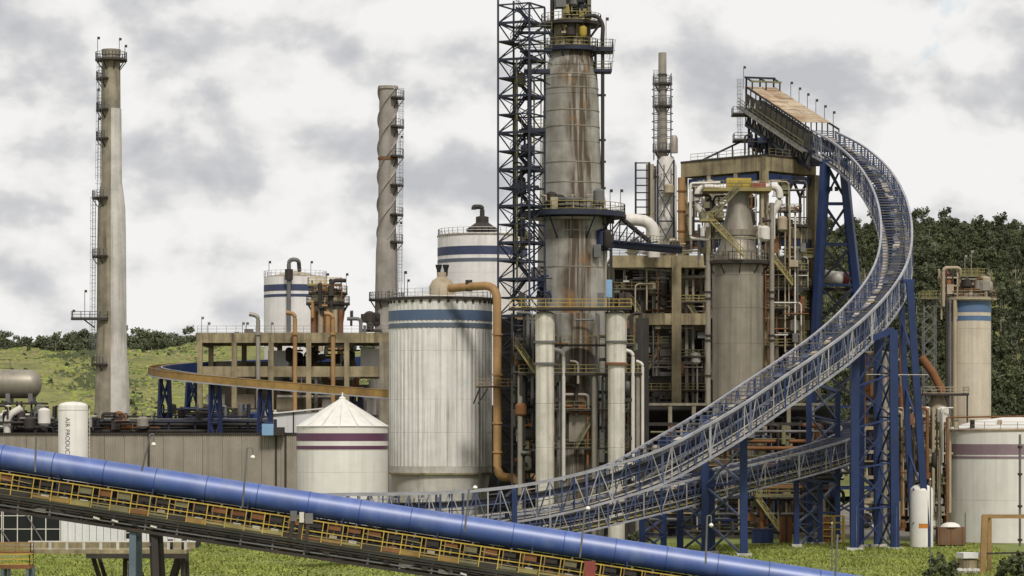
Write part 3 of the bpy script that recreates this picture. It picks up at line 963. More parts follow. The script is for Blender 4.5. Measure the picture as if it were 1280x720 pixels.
# railed walkway on the near side: kick plates, posts and rails
run('walkway_deck', -2.75, -2.0, 1.3, OLIVED, .14)
run('belt_guard', -2.0, .95, .06, DARK, 1.9)
run('lower_guard', -3.55, 1.2, .06, DARK, 1.1)
run('top_rail', -1.12, -2.68, .07, YELLOW, .08)
run('mid_rail', -1.95, -2.68, .055, YELLOW, .07)
run('low_rail', -2.3, -2.68, .05, YELLD, .06)
run('rear_rail', -1.2, -1.25, .08, ORANGE)
run('rear_rail', -2.0, -1.25, .08, ORANGE)
k = 0
s = .8
while s < Lc:
    bar('rail_post', t, off(s, -2.75, -2.68), off(s, -1.06, -2.68), .075, YELLOW)
    bar('rail_post', t, off(s + .3, -2.75, -1.25), off(s + .3, -1.15, -1.25), .09, ORANGE)
    kr = rng.random()
    bar('idler_guard', t, off(s + .15 + .2 * kr, -1.5, -1.12), off(s + 1.3, -1.5, -1.12), .05, (RUST, DARK, DARK, DARK, OLIVE, RUST)[int(kr * 6)], .3 + .3 * rng.random())
    kr = rng.random()
    bar('kick_plate', t, off(s + .02, -2.5, -2.66), off(s + 1.5, -2.5, -2.66), .05, (ORANGE, OLIVE, RUST, YELLD, ORANGE, DARK)[int(kr * 6)], .12 + .32 * rng.random())
    bar('idler_frame', t, off(s + .7, -2.7, -.9), off(s + .9, -1.0, -.9), .16, (DARK, OLIVE, GREYS)[k % 3])
    bar('idler_roller', t, off(s + .5, -2.2 - .3 * kr, -1.15), off(s + 1.1, -2.2 - .3 * kr, -1.15), .22, (BEIGE, DARK, RUST, PIPEW, DARK)[int(kr * 5)])
    if kr > .55:
        bar('girder_plate', t, off(s + .1, -3.55 - .5 * kr, -2.2), off(s + 1.2, -3.55 - .5 * kr, -2.2), .05, (DARK, GREYS, PIPEW, DARK)[int(kr * 13) % 4], .2 + .3 * kr)
    if kr < .5:
        bar('cable_bracket', t, off(s + .3, -3.9, -2.5), off(s + .8, -3.9 - kr * .4, -2.5), .14, (DARK, PIPEW, BLACK)[int(kr * 6)])
    if kr > .8:
        bar('bent_rail', t, off(s, -1.5, -2.72), off(s + 1.5, -1.5 - .12 * kr, -2.74), .05, YELLD)
    s += 1.45 + .2 * rng.random()
    k += 1
# belt return run and lattice girder under it
run('return_belt', -1.9, .2, 1.5, BELT, .08)
run('side_plate', -2.35, -1.05, .08, DARK, .35)
for yy in (-2.3, 1.5):
    run('girder_top_chord', -3.05, yy, .28, GREYS, .2)
    run('girder_mid_chord', -3.75, yy + .06, .14, GREYS, .10)
    run('girder_bottom_chord', -4.75, yy, .3, DARK, .24)
run('cable_tray', -3.45, -2.45, .3, DARK, .12)
run('conduit', -4.15, -2.42, .1, GREYS)
s = 1.2
k = 0
while s < Lc - 1:
    for yy in (-2.3, 1.5):
        bar('girder_post', t, off(s, -3.1, yy), off(s, -4.7, yy), .16, GREYS if k % 4 else DARK)
        if k % 2:
            bar('girder_diagonal', t, off(s, -3.1, yy + .02), off(s + 2.45, -4.7, yy + .02), .13, DARK)
        else:
            bar('girder_diagonal', t, off(s, -4.7, yy + .02), off(s + 2.45, -3.1, yy + .02), .13, DARK)
    bar('cross_beam', t, off(s, -4.72, -2.2), off(s, -4.72, 1.4), .18, DARK)
    bar('cross_beam', t, off(s + 1.2, -3.02, -2.2), off(s + 1.2, -3.02, 1.4), .18, GREYS)
    if k % 3 == 0:
        bar('hood_frame', t, off(s, -3.0, .9), off(s, -.6, .9), .18, NAVY)
        bar('hood_frame', t, off(s, -3.0, -.85), off(s, -.6, -.85), .14, NAVY)
    s += 2.5
    k += 1
# grey junction boxes on the walkway
for px, wd_ in ((373, .5), (383, .35), (392, .6)):
    s = ((px - 640) * Yc / F - A.x) / ax.x
    box('junction_box', t, off(s, -1.0, -2.85), (wd_, .35, .8), GREYS if px != 383 else PIPEW)
    bar('box_stand', t, off(s, -2.8, -2.8), off(s, -1.4, -2.8), .3, DARK)
s = ((740 - 640) * Yc / F - A.x) / ax.x
box('red_cabinet', t, off(s, -1.6, -2.85), (.85, .4, 1.25), RED)
# trestles carrying the hooded conveyor
for px in (180, 205, 640, 960):
    p = P(px, 540, d)
    s = (p.x - A.x) / ax.x
    for yy in (-1.9, 1.2):
        top = off(s, -4.8, yy)
        bar('trestle_leg', t, top, V((top.x - (.0 if px != 205 else -.4), top.y + (-.8 if yy < 0 else .8), 0)), .52, TEAL if px != 205 else DARK)
    a_ = off(s, -6.2, -2.0)
    bar('trestle_tie', t, V((a_.x, Yc - 2.2, a_.z)), V((a_.x, Yc + 1.5, a_.z)), .25, TEAL)

# lamp posts clamped to the conveyor walkway
LAMPS = [('leaning walkway lamp on the blue hood, left of the white gas vessel', 44, 590, 45, 545, None),
         ('leaning walkway lamp with pale head before the taupe warehouse middle', 177, 589, 188, 543, (192, 556)),
         ('leaning walkway lamp with pale head near the warehouse right end', 303, 634, 309, 560, (316, 572)),
         ('thin walkway lamp with pale head in front of the ribbed silo base', 581, 664, 586, 612, (594, 610)),
         ('thin walkway lamp with white head below the truss bend', 725, 697, 731, 640, (735, 636)),
         ('thin walkway lamp with white head beside the blue trestle feet', 882, 705, 884, 645, (889, 657)),
         ('plain thin pole rising from the hood right of the post legs', 1044, 722, 1047, 668, None)]
for lab, x0, y0, x1, y1, hd in LAMPS:
    t = thing('walkway_lamp', lab, 'lamp', P(x0, y0, 146), 'lamps along the hooded conveyor')
    rod('pole', t, P(x0, y0, 146), P(x1, y1, 146), .075, GREYS, 8)
    if hd:
        arm = tube('arm', t, [P(x1, y1, 146), P(hd[0], y1 - 1, 146), P(hd[0], hd[1] - 3, 146)], .05, GREYS, 8, .3)
        c = P(hd[0], hd[1], 146)
        lathe('shade', arm, c, [(.04, .2), (.12, .14), (.19, .02), (.17, -.02), (.1, -.11), (0, -.15)], LAMPW, 14)

# ------------------------------------------------------------------ left concrete chimney
d = 330
c0 = P(139, 540 + 16 * 2388 / d, d)
t = thing('chimney', 'tallest brown-stained concrete chimney with pale right flank at the far left', 'chimney', c0)
prof = [(528 + 70, 25), (528, 21.5), (490, 20), (450, 18.8), (400, 18), (300, 17.3), (262, 16.6), (246, 15), (228, 12.5), (136, 11.6), (62, 11.2)]
lathe('shaft', t, (c0.x, c0.y, 0), [(ML(23, d) * 1.15, 0)] + [(ML(hw, d), PZ(py, d)) for py, hw in prof[1:]] + [(ML(8, d), PZ(62, d)), (ML(8, d), PZ(70, d)), (0, PZ(70, d))], CONC_B, 44)
jk = [(ML(hw, d) + .14, PZ(py, d)) for py, hw in prof[1:10]]
jk[0] = (jk[0][0] + .25, jk[0][1] - 12)
jk = [jk[0], (jk[1][0] + .22, jk[1][1]), (jk[2][0] + .2, jk[2][1] - 1)] + [(jk[2][0], jk[2][1] + .2)] + jk[3:]
inner = [(max(r - .5, .3), z) for r, z in reversed(jk)]
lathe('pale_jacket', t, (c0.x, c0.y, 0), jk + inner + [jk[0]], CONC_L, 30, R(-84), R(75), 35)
lathe('cap_ring', t, (c0.x, c0.y, PZ(66, d)), annulus(ML(10.5, d), ML(12, d), -.4, .55), CONC_B, 36)
ring_platform(t, (c0.x, c0.y), PZ(74, d), ML(11, d), ML(20, d), DARK, GREYS, th=.35)
for py in (98, 137, 173):
    ring_platform(t, (c0.x, c0.y), PZ(py, d), ML(11.5, d), ML(19, d), DARK, GREYS, R(120), R(262), 12, .3, 3)
for py in (247, 320, 455):
    ring_platform(t, (c0.x, c0.y), PZ(py, d), ML(16.5, d), ML(24 if py < 400 else 25, d), DARK, GREYS, R(120), R(265), 12, .3, 3)
rect_platform(t, PX(92, d), PX(138, d), c0.y - ML(22, d), c0.y - ML(14, d), PZ(398, d), DARK, GREYS, .4)
bar('strut', t, (PX(106, d), c0.y - 2.4, PZ(399, d)), (PX(120, d), c0.y - 1.8, PZ(410, d)), .2, DARK)
for z0, z1 in ((240, 76), (452, 248)):
    ladder(t, (PX(125 if z0 < 300 else 118, d), c0.y - 1.6, PZ(z0, d)), (PX(127 if z0 < 300 else 119, d), c0.y - 1.6, PZ(z1, d)), GREYS, True)
for px, py0, h in ((124, 74, 3.4), (151, 74, 3.2), (158, 74, 2.0), (124, 137, 3.2), (125, 173, 3.2), (108, 398, 4.6), (93, 398, 1.2)):
    floodlight_pole(t, (PX(px, d), c0.y - 1.9, PZ(py0, d)), h)

# ------------------------------------------------------------------ spiral strake chimney
d = 330
c0 = P(480.5, 540 + 16 * 2388 / d, d)
t = thing('strake_chimney', 'grey chimney with spiral strakes and caged ladder on its right', 'chimney', c0)
zb, zt = PZ(300, d), PZ(109, d)
lathe('shaft', t, (c0.x, c0.y, 0), [(ML(15, d), 0), (ML(14.2, d), PZ(372, d)), (ML(13.6, d), PZ(315, d)), (ML(12.6, d), PZ(300, d)), (ML(11.3, d), PZ(285, d)), (ML(11, d), zt), (ML(8, d), zt), (ML(8, d), zt - 3), (0, zt - 3)], STRAKE, 40)
for k in range(3):
    vs, fs = [], []
    n = 90
    for i in range(n + 1):
        a = k * 2.0944 + i / n * 2 * math.pi * 1.8 + .6
        z = zb + (zt - zb) * i / n
        for r, dz in ((ML(10.8, d), -.35), (ML(13.4, d), 0), (ML(10.8, d), .35)):
            vs.append((r * math.cos(a), r * math.sin(a), z + dz))
    for i in range(n):
        for q in (0, 1):
            fs.append((i * 3 + q, i * 3 + q + 1, i * 3 + 4 + q, i * 3 + 3 + q))
    raw('spiral_strake', mesh_from('spiral_strake', vs, fs, STRAKE, 60), t, Matrix.Translation((c0.x, c0.y, 0)))
lathe('top_band', t, (c0.x, c0.y, zt - .35), annulus(ML(11, d), ML(12.6, d), 0, .5), STRAKE, 36)
lathe('mid_band', t, (c0.x, c0.y, PZ(200, d)), annulus(ML(10.8, d), ML(12.2, d), 0, .5), RUST, 36)
for py in (122, 158, 195, 231, 268, 302):
    ring_platform(t, (c0.x, c0.y), PZ(py, d), ML(11, d), ML(20.5, d), DARK, GREYS, R(-70), R(25), 8, .3, 2)
ladder(t, (c0.x + ML(17, d), c0.y - 1.4, PZ(370, d)), (c0.x + ML(17, d), c0.y - 1.4, PZ(112, d)), GREYS)
ring_platform(t, (c0.x, c0.y), PZ(374, d), ML(14, d), ML(22, d), DARK, GREYS)
for px, py in ((507, 374), (497, 302), (497, 195)):
    floodlight_pole(t, (PX(px, d), c0.y - 1, PZ(py, d)), 3.2)
WMt = WM[t.name]
t.rotation_euler = (0, R(.5), 0)

# ------------------------------------------------------------------ storage tanks
def band(parent, c, r, z0, z1, m, n=64):
    return lathe('painted_band', parent, (c[0], c[1], z0), annulus(r - .05, r + .035, 0, z1 - z0), m, n)
# cone-roofed white tank with purple bands
d = 270
cx, r, Yt = PX(428, d), ML(57, d), 1.5 * d
t = thing('cone_roof_tank', 'white cone-roofed tank with two purple bands in front of the warehouse end', 'tank', (cx, Yt, 0))
zs = [0, PZ(640, d), PZ(590, d), PZ(563, d), PZ(533, d)]
for a, b in zip(zs, zs[1:]):
    lathe('shell_course', t, (cx, Yt, a), [(r - .05, 0), (r, .04), (r, b - a - .04), (r - .05, b - a)], CREAM, 64)
ze, za = PZ(533, d), PZ(499, d)
ng = 16
gore_v = []
for i in range(ng):
    a0, a1 = 2 * math.pi * i / ng + .006, 2 * math.pi * (i + 1) / ng - .006
    vs, fs = [], []
    for j in range(5):
        a = a0 + (a1 - a0) * j / 4
        vs += [((r + .18) * math.cos(a), (r + .18) * math.sin(a), ze), (.45 * math.cos(a), .45 * math.sin(a), za)]
    fs = [(2 * j, 2 * j + 2, 2 * j + 3, 2 * j + 1) for j in range(4)]
    if i == 0:
        gm = mesh_from('roof_gore', vs, fs, CREAM, 40)
    raw('roof_gore', gm, t, Matrix.Translation((cx, Yt, .01)) @ Matrix.Rotation(2 * math.pi * i / ng, 4, 'Z'))
lathe('roof_underlay', t, (cx, Yt, 0), [(r, ze - .1), (.3, za - .12)], CREAM, 48)
lathe('roof_vent', t, (cx, Yt, za - .1), [(.5, 0), (.5, .3), (.3, .45), (.12, .5), (.12, 1.0), (0, 1.05)], CREAM, 16)
band(t, (cx, Yt), r, PZ(551, d), PZ(541.5, d), PURPLE)
band(t, (cx, Yt), r, PZ(561.5, d), PZ(557, d), PURPLE)
mb = MB()
# ribbed silo
d = 278
cx, r, Yt = PX(550.5, d), ML(64.5, d), 1.5 * d
t = thing('ribbed_silo', 'big ribbed off-white silo with blue bands and streaked sheeting', 'silo', (cx, Yt, 0))
SILO = (cx, Yt, r)
zs = [PZ(583, d), PZ(541, d), PZ(500, d), PZ(440, d), PZ(374, d)]
for a, b in zip(zs, zs[1:]):
    lathe('ribbed_course', t, (cx, Yt, a), [(r - .12, 0), (r - .07, .05), (r - .07, b - a - .05), (r - .12, b - a)], RIBW, 240, rib=.07, smooth=15)
lathe('base_skirt', t, (cx, Yt, 0), [(r - .75, 0), (r - .55, zs[0] - 3), (r - .35, zs[0] - 1.1), (r - .02, zs[0] - 1.0), (r - .02, zs[0])], CONC_L, 60)
lathe('skirt_ledge', t, (cx, Yt, zs[0] - 1.1), annulus(r - .4, r + .12, 0, .25), CONC, 60)
lathe('roof', t, (cx, Yt, zs[-1]), [(r - .1, 0), (0, 1.1)], RIBW, 48)
lathe('rim', t, (cx, Yt, zs[-1] - .3), annulus(r - .1, r + .28, 0, .4), DARK, 64)
mb = MB()
for i in range(36):
    a = 2 * math.pi * i / 36
    mb.box((cx + (r + .02) * math.cos(a), Yt + (r + .02) * math.sin(a), zs[-1] - .55), (.3, .35, .35), a)
mb.build('rim_brackets', DARK, t)
railing(t, circle_pts((cx, Yt), r + .15, zs[-1] + .1, 0, 2 * math.pi, 40), GREYR, 1.15, .05)
band(t, (cx, Yt), r + .02, PZ(402, d), PZ(389.5, d), BLUEB, 72)
band(t, (cx, Yt), r + .02, PZ(411.5, d), PZ(405.5, d), SLATEB, 72)
xv = PX(553, d)
lathe('roof_cyclone', t, (xv, Yt - 3, PZ(372, d)), [(ML(16, d), 0), (ML(16, d), ML(12, d)), (ML(12, d), ML(20, d)), (ML(6, d), ML(24, d)), (ML(6, d), ML(30, d)), (0, ML(30, d))], BEIGE, 28)
for px in (549, 558):
    o = lathe('vent_cowl', t, (PX(px, d), Yt - 3, PZ(341, d)), [(ML(2.2, d), -.6), (ML(2.4, d), .2), (ML(4, d), .8), (ML(4, d), 1.0), (0, 1.0)], BLACK, 16)
floodlight_pole(t, (PX(507, d), Yt - 5, zs[-1]), 3.6)
# ochre downcomer pipe
t = thing('ochre_pipe', 'thick ochre pipe leaving the ribbed silo roof and dropping down its right side', 'pipe', (PX(622, 270), 1.5 * 270, 0))
yq = 1.5 * 270
pts = [V((PX(562, 270), yq + 3, PZ(359, 270))), V((PX(590, 270), yq, PZ(358, 270))), V((PX(621.5, 270), yq - 3, PZ(358, 270))), V((PX(622, 270), yq - 3, PZ(596, 270))), V((PX(645, 270), yq - 1, PZ(597, 270))), V((PX(720, 270), yq, PZ(596, 270)))]
tube('pipe', t, pts, ML(5.3, 270), OCHRE, 18, 2.4)
for py in (420, 470, 530, 566):
    lathe('flange', t, (PX(622, 270), yq - 3, PZ(py, 270)), annulus(ML(5, 270), ML(6.6, 270), 0, .25), OCHRE, 18)
lathe('roof_flange', t, (PX(586, 270), yq + .4, PZ(364, 270)), annulus(.2, .5, 0, 1.6), DARK, 14)
tube('branch', t, [P(640, 597, 269), P(652, 604, 266), P(662, 622, 266)], ML(5, 270), OCHRE, 14, 1.2)
box('pipe_support', t, (PX(622, 270), yq - 3, PZ(484, 270)), (ML(54, 270), 1.6, .22), DARK)
mb = MB()
for px in (600, 648):
    mb.bar((PX(px, 270), yq - 3.5, 0), (PX(px, 270), yq - 3.5, PZ(484, 270)), .25)
for a, b in ((600, 592), (610, 598)):
    mb.bar((PX(a, 270), yq - 3.5, PZ(486, 270)), (PX(b, 270), yq - 3, PZ(505, 270)), .15)
mb.build('support_frame', DARK, t)
railing(t, [(PX(596, 270), yq - 3.8, PZ(484, 270)), (PX(648, 270), yq - 3.8, PZ(484, 270))], OCHRE)

# round white tank behind, blue bands
d = 340
cx, r, Yt = PX(603, d), ML(56, d), 1.5 * d
t = thing('round_tank', 'white blue-banded tank with dark roof turret behind the ribbed silo', 'tank', (cx, Yt, 0))
z1 = PZ(296, d)
zz = [0, 18, 27, 36, 44, z1]
for a, b in zip(zz, zz[1:]):
    lathe('shell_course', t, (cx, Yt, a), [(r - .04, 0), (r, .03), (r, b - a - .03), (r - .04, b - a)], WHITE, 64)
lathe('roof', t, (cx, Yt, z1), [(r, 0), (r * .4, .9), (0, 1.4)], WHITE, 48)
lathe('rim', t, (cx, Yt, z1 - .1), annulus(r - .1, r + .12, 0, .25), PIPEG, 64)
band(t, (cx, Yt), r, PZ(321, d), PZ(310.5, d), NAVYB)
band(t, (cx, Yt), r, PZ(330, d), PZ(325.5, d), SLATEB)
railing(t, circle_pts((cx, Yt), r - .1, z1 + .1, 0, 2 * math.pi, 44), PIPEW, 1.15, .08)
lathe('turret', t, (cx, Yt - 3, z1 + .4), [(ML(9, d), 0), (ML(9, d), .4), (ML(20, d), .45), (ML(20, d), .75), (ML(11, d), 1.6), (ML(8, d), 1.9), (ML(8, d), 2.9), (ML(3, d), 3.1), (ML(3, d), 4), (0, 4)], DARK, 28)
tube('turret_pipe', t, [(cx, Yt - 3, z1 + 3.6), (cx, Yt - 3, z1 + 5.1), (cx - 1.5, Yt - 3, z1 + 5.1), (cx - 1.5, Yt - 3, z1 + 4.6)], .42, DARK, 12, .5)

# smaller white tank on the left with dark gooseneck
d = 345
cx, r, Yt = PX(369, d), ML(39, d), 1.5 * d
t = thing('gooseneck_tank', 'white navy-banded tank with dark gooseneck pipe above the concrete frame', 'tank', (cx, Yt, 0))
z1 = PZ(347, d)
zz = [0, 20, 31, 36, z1]
for a, b in zip(zz, zz[1:]):
    lathe('shell_course', t, (cx, Yt, a), [(r - .04, 0), (r, .03), (r, b - a - .03), (r - .04, b - a)], WHITE, 48)
lathe('roof', t, (cx, Yt, z1), [(r, 0), (0, 1.3)], BEIGE, 40)
railing(t, circle_pts((cx, Yt), r, z1, 0, 2 * math.pi, 32), GREYR, 1.1, .05)
band(t, (cx, Yt), r, PZ(365, d), PZ(357, d), NAVYB, 48)
band(t, (cx, Yt), r, PZ(372.5, d), PZ(369, d), NAVYB, 48)
yq = Yt - r - .7
tube('gooseneck', t, [(PX(364.5, d), yq, PZ(416, d)), (PX(364.5, d), yq, PZ(327, d)), (PX(376.5, d), yq, PZ(327, d)), (PX(376.5, d), yq + 2, PZ(340, d))], ML(2.6, d), GREYS, 12, 1.2)
lathe('gooseneck_sleeve', t, (PX(364.5, d), yq, PZ(352, d)), annulus(ML(2.4, d), ML(5, d), 0, ML(13, d)), DARK, 16)
for px in (338, 390):
    floodlight_pole(t, (PX(px, d), Yt - 3, z1), 2.6)

# rusty ochre vessel with yellow top rails
d = 330
cx, r, Yt = PX(410, d), ML(21, d), 1.5 * d
t = thing('rusty_hopper', 'rusty ochre hopper vessel with yellow railings above the concrete frame', 'vessel', (cx, Yt, 0))
zz = [PZ(418, d), PZ(391, d), PZ(383, d), PZ(377, d), PZ(366, d)]
for i, (a, b) in enumerate(zip(zz, zz[1:])):
    lathe('shell_course', t, (cx, Yt, a), [(r - .04, 0), (r - (.5 if i == 0 else 0), .03), (r, b - a)], (RUST, PIPEG, DARK, BEIGE)[i], 32)
lathe('roof', t, (cx, Yt, zz[-1]), [(r, 0), (r * .5, .8), (0, 1.0)], OCHRE, 32)
for px, mm in ((393, RUST), (402, BEIGE), (411, OCHRE), (420, BEIGE), (427, RUST)):
    rod('downpipe', t, (PX(px, d), Yt - r * .95, zz[0] - 3), (PX(px, d), Yt - r * .95, PZ(388, d)), ML(3.4, d), mm)
ring_platform(t, (cx, Yt), PZ(379, d), r, r + .9, DARK, OLIVE, n=24)
ring_platform(t, (cx, Yt), PZ(366, d), r - .4, r + .5, DARK, YELLOW, n=24)
rect_platform(t, PX(386, d), PX(428, d), Yt - 3.5, Yt - .5, PZ(356, d), YELLD, YELLOW)
clutter(t, PX(390, d), PX(432, d), Yt - r - 1.2, Yt - r - .2, PZ(400, d), PZ(352, d), 14, 31, [DARK, OCHRE, RUST, DARK])
for px in (410, 434):
    floodlight_pole(t, (PX(px, d), Yt - 3, PZ(366, d)), 3)
for px in (396, 424):
    bar('leg', t, (PX(px, d), Yt, 0), (PX(px, d), Yt, zz[0]), .6, RUST)

# ------------------------------------------------------------------ open concrete frame with goosenecks
d = 310
Yf = 1.5 * d
t = thing('frame_building', 'open two-storey concrete frame building with ochre gooseneck pipes, left centre', 'building', P(366, 540 + 16 * 2388 / d, d))
zr, zr0 = PZ(416, d), PZ(427, d)
zf, zf0 = PZ(458, d), PZ(471, d)
dep = 17.0
XL, XR = PX(247, d), PX(488, d)
box('roof_slab', t, ((XL + XR) / 2, Yf + dep / 2, zr - .2), (XR - XL + .6, dep + .6, .4), CONC)
box('floor_slab', t, ((XL + XR) / 2, Yf + dep / 2 + 6, zf - .3), (XR - XL - .4, dep - 12.8, .4), CONC)
for yy in (Yf, Yf + dep):
    box('roof_beam', t, ((XL + XR) / 2, yy, (zr + zr0) / 2 - .25), (XR - XL + .3, .8, zr - zr0 - .1), CONC)
    box('floor_beam', t, ((XL + XR) / 2, yy + .03, (zf + zf0) / 2), (XR - XL, .66, zf - zf0), CONC)
for px in (250, 293, 339, 386, 433.5, 477):
    for k, yy in enumerate((Yf - .06, Yf + dep)):
        if px < 450 or k:
            box('column', t, (PX(px, d), yy, zr0 / 2), (ML(6.2, d), .9, zr0 - .1), CONC)
box('column', t, (PX(480, d), Yf - .06, zr0 / 2), (ML(11, d), 1.4, zr0 - .1), CONC_B)
for px in (250, 339, 433.5):
    box('cross_beam', t, (PX(px, d), Yf + dep / 2, zr0 - .1), (.7, dep - 1.4, .9), CONC)
for px, top, mm in ((323.5, 393, PIPEG), (369.5, 391, OCHRE), (417, 392, OCHRE)):
    gn = tube('gooseneck', t, [(PX(px, d), Yf - 1.3, PZ(530, d)), (PX(px, d), Yf - 1.3, PZ(top + 2, d)), (PX(px - 11, d), Yf - 1.3, PZ(top, d))], ML(2.7, d), mm, 12, 1.0)
    lathe('gooseneck_collar', gn, (PX(px, d), Yf - 1.3, PZ(419, d)), annulus(.3, .62, 0, .4), mm, 14)
railing(t, [(XL, Yf - .3, zr), (XR, Yf - .3, zr)], GREYS, 1.1, .05)
for px in (252, 260, 303, 339, 308):
    floodlight_pole(t, (PX(px, d), Yf, zr), 1.5 if px != 252 else 2.4, GREYS)
box('roof_plant', t, (PX(309, d), Yf + 3, zr + .35), (1.4, 1.2, .7), GREYS)
clutter(t, PX(330, d), PX(474, d), Yf + 4, Yf + dep - 2, zf - 9, zf - 1, 34, 41)
clutter(t, PX(345, d), PX(474, d), Yf + 9, Yf + dep - 1, zf, zr0 - .3, 26, 42, [DARK, GREYS, DARK, PIPEW, RUST])
clutter(t, PX(430, d), PX(486, d), Yf + 2, Yf + 10, zr, zr + 4, 10, 43, [DARK, GREYS, DARK])
box('white_bin', t, (PX(342, d), Yf + 11, (zf + PZ(436, d)) / 2), (ML(26, d), 4, PZ(436, d) - zf - .02), WHITEB)
box('white_bin', t, (PX(460, d), Yf + 11, (zf + PZ(434, d)) / 2), (ML(26, d), 4, PZ(434, d) - zf - .02), CREAM)
box('rear_panel', t, (PX(345, d), Yf + dep + .6, PZ(480, d)), (ML(186, d), .2, ML(62, d)), CONC_B)
for px in (262, 300, 352, 410, 455):
    box('ground_wall', t, (PX(px, d), Yf + 9, PZ(505, d)), (ML(24, d), .3, ML(26, d)), CONC_L if px % 4 else BEIGE)
# white shed beside the cone roof tank
d = 306
t = thing('white_shed', 'small white shed with overhanging mono-pitch roof behind the cone-roofed tank', 'shed', P(375, 540 + 16 * 2388 / d, d))
x0, x1 = PX(341, d), PX(402, d)
box('wall', t, ((x0 + x1) / 2, 1.5 * d + 2, PZ(515, d) / 2), (x1 - x0, 4, PZ(515, d)), WHITEB)
bar('roof', t, P(334, 517.5, d) + V((0, 2, 0)), P(404, 510.5, d) + V((0, 2, 0)), 5, CREAM, .22)
rod('downpipe', t, P(367, 514, d) - V((0, .15, 0)), V((PX(367, d), 1.5 * d - .15, 0)), .1, DARK)
t = thing('blue_tank_unit', 'small blue box unit beside the white shed on the warehouse', 'equipment', P(335, 545, 284))
box('body', t, P(335, 537, 284), (1.7, 1.2, 1.7), SKYB)
box('dark_body', t, P(348, 539, 284) + V((0, .1, 0)), (1.8, 1.2, 1.2), DARK)
box('cap', t, P(335, 528, 284), (1.2, 1.0, .3), BLUE)

# ------------------------------------------------------------------ looped rust-coloured conveyor on blue trestles, left
def resample(pts, step):
    pts = [V(p) for p in pts]
    L = [0]
    for a, b in zip(pts, pts[1:]):
        L.append(L[-1] + (b - a).length)
    n = max(2, int(round(L[-1] / step)))
    out = []
    j = 0
    for i in range(n + 1):
        s_ = L[-1] * i / n
        while j < len(L) - 2 and L[j + 1] < s_:
            j += 1
        k_ = (s_ - L[j]) / max(L[j + 1] - L[j], 1e-9)
        out.append(pts[j].lerp(pts[j + 1], k_))
    return out
def catmull(P_, n=10):
    P_ = [V(p) for p in P_]
    Q = [P_[0] * 2 - P_[1]] + P_ + [P_[-1] * 2 - P_[-2]]
    out = []
    for i in range(1, len(Q) - 2):
        a, b, c_, d_ = Q[i - 1:i + 3]
        for j in range(n):
            s_ = j / n
            out.append(.5 * ((2 * b) + (c_ - a) * s_ + (2 * a - 5 * b + 4 * c_ - d_) * s_ * s_ + (3 * b - a - 3 * c_ + d_) * s_ ** 3))
    out.append(P_[-1])
    return out
def sides(pts):
    out = []
    for i in range(len(pts)):
        a, b = pts[max(i - 1, 0)], pts[min(i + 1, len(pts) - 1)]
        z = b - a
        out.append(V((z.y, -z.x, 0)).normalized())       # right of travel
    return out
loop = [P(500, 493, 291), P(440, 488.5, 292), P(370, 483, 293.5), P(300, 477, 295), P(240, 471, 297.5), P(207, 466.5, 302), P(194, 463.2, 309), P(201, 460.6, 316), P(228, 458, 321.5), P(280, 455.5, 325), P(350, 453, 327), P(470, 449, 329)]
lp = resample(catmull(loop), 2.2)
sd = sides(lp)
t = thing('loop_conveyor', 'rust-orange curved conveyor channel looping round on blue trestles, left centre', 'conveyor', (lp[0].x, lp[0].y, 0))
for sgn, nm, mm in ((-1, 'outer_plate', ORANGE), (1, 'inner_plate', ORANGE)):
    sweep(nm, t, [p + q * sgn * 1.0 for p, q in zip(lp, sd)], [(-.05, -.62), (.05, -.62), (.05, .45), (-.05, .45)], mm)
    sweep('chord', t, [p + q * sgn * 1.02 - V((0, 0, .72)) for p, q in zip(lp, sd)], [(-.14, -.1), (.14, -.1), (.14, .09), (-.14, .09)], CHORD)
    sweep('chord', t, [p + q * sgn * 1.02 + V((0, 0, .52)) for p, q in zip(lp, sd)], [(-.1, -.06), (.1, -.06), (.1, .06), (-.1, .06)], ORANGE if sgn < 0 else CHORD)
sweep('belt', t, [p + V((0, 0, .1)) for p in lp], [(-.9, -.03), (.9, -.03), (.9, .03), (-.9, .03)], BELT)
far = lp[len(lp) * 55 // 100:]
fsd = sd[len(lp) * 55 // 100:]
sweep('blue_side_plate', t, [p + q * 1.25 - V((0, 0, .4)) for p, q in zip(far, fsd)], [(-.04, -.8), (.04, -.8), (.04, .9), (-.04, .9)], BLUE)
for p, q in list(zip(lp, sd))[1:-1:2]:
    bar('cross_tie', t, p - q * .98 - V((0, 0, .5)), p + q * .98 - V((0, 0, .5)), .14, RUST)
    bar('rib', t, p - q * 1.09 - V((0, 0, .6)), p - q * 1.09 + V((0, 0, .42)), .08, ORANGE)
def trestle(parent, legs, nlev, wl, wb_, m, bm=None, skip_top=False, faces=None):
    """legs: (foot, head) corner by corner; ties and X braces on every face are parts"""
    bm = bm or m
    for f, h in legs:
        bar('leg', parent, f, h, wl, m)
        box('footing', parent, (f[0], f[1], .18), (wl * 2.0, wl * 2.0, .5), CONC_L)
    n = len(legs)
    fc = faces or ([(i, (i + 1) % n) for i in range(n)] if n > 2 else [(0, 1)])
    for i, j in fc:
        (fa, ha), (fb, hb) = legs[i], legs[j]
        fa, ha, fb, hb = V(fa), V(ha), V(fb), V(hb)
        for k in range(nlev):
            a0, a1 = fa.lerp(ha, k / nlev), fa.lerp(ha, (k + 1) / nlev)
            b0, b1 = fb.lerp(hb, k / nlev), fb.lerp(hb, (k + 1) / nlev)
            bar('tie', parent, a1, b1, wb_ * 1.1, m)
            xbrace(parent, a0, a1, b0, b1, wb_, bm)
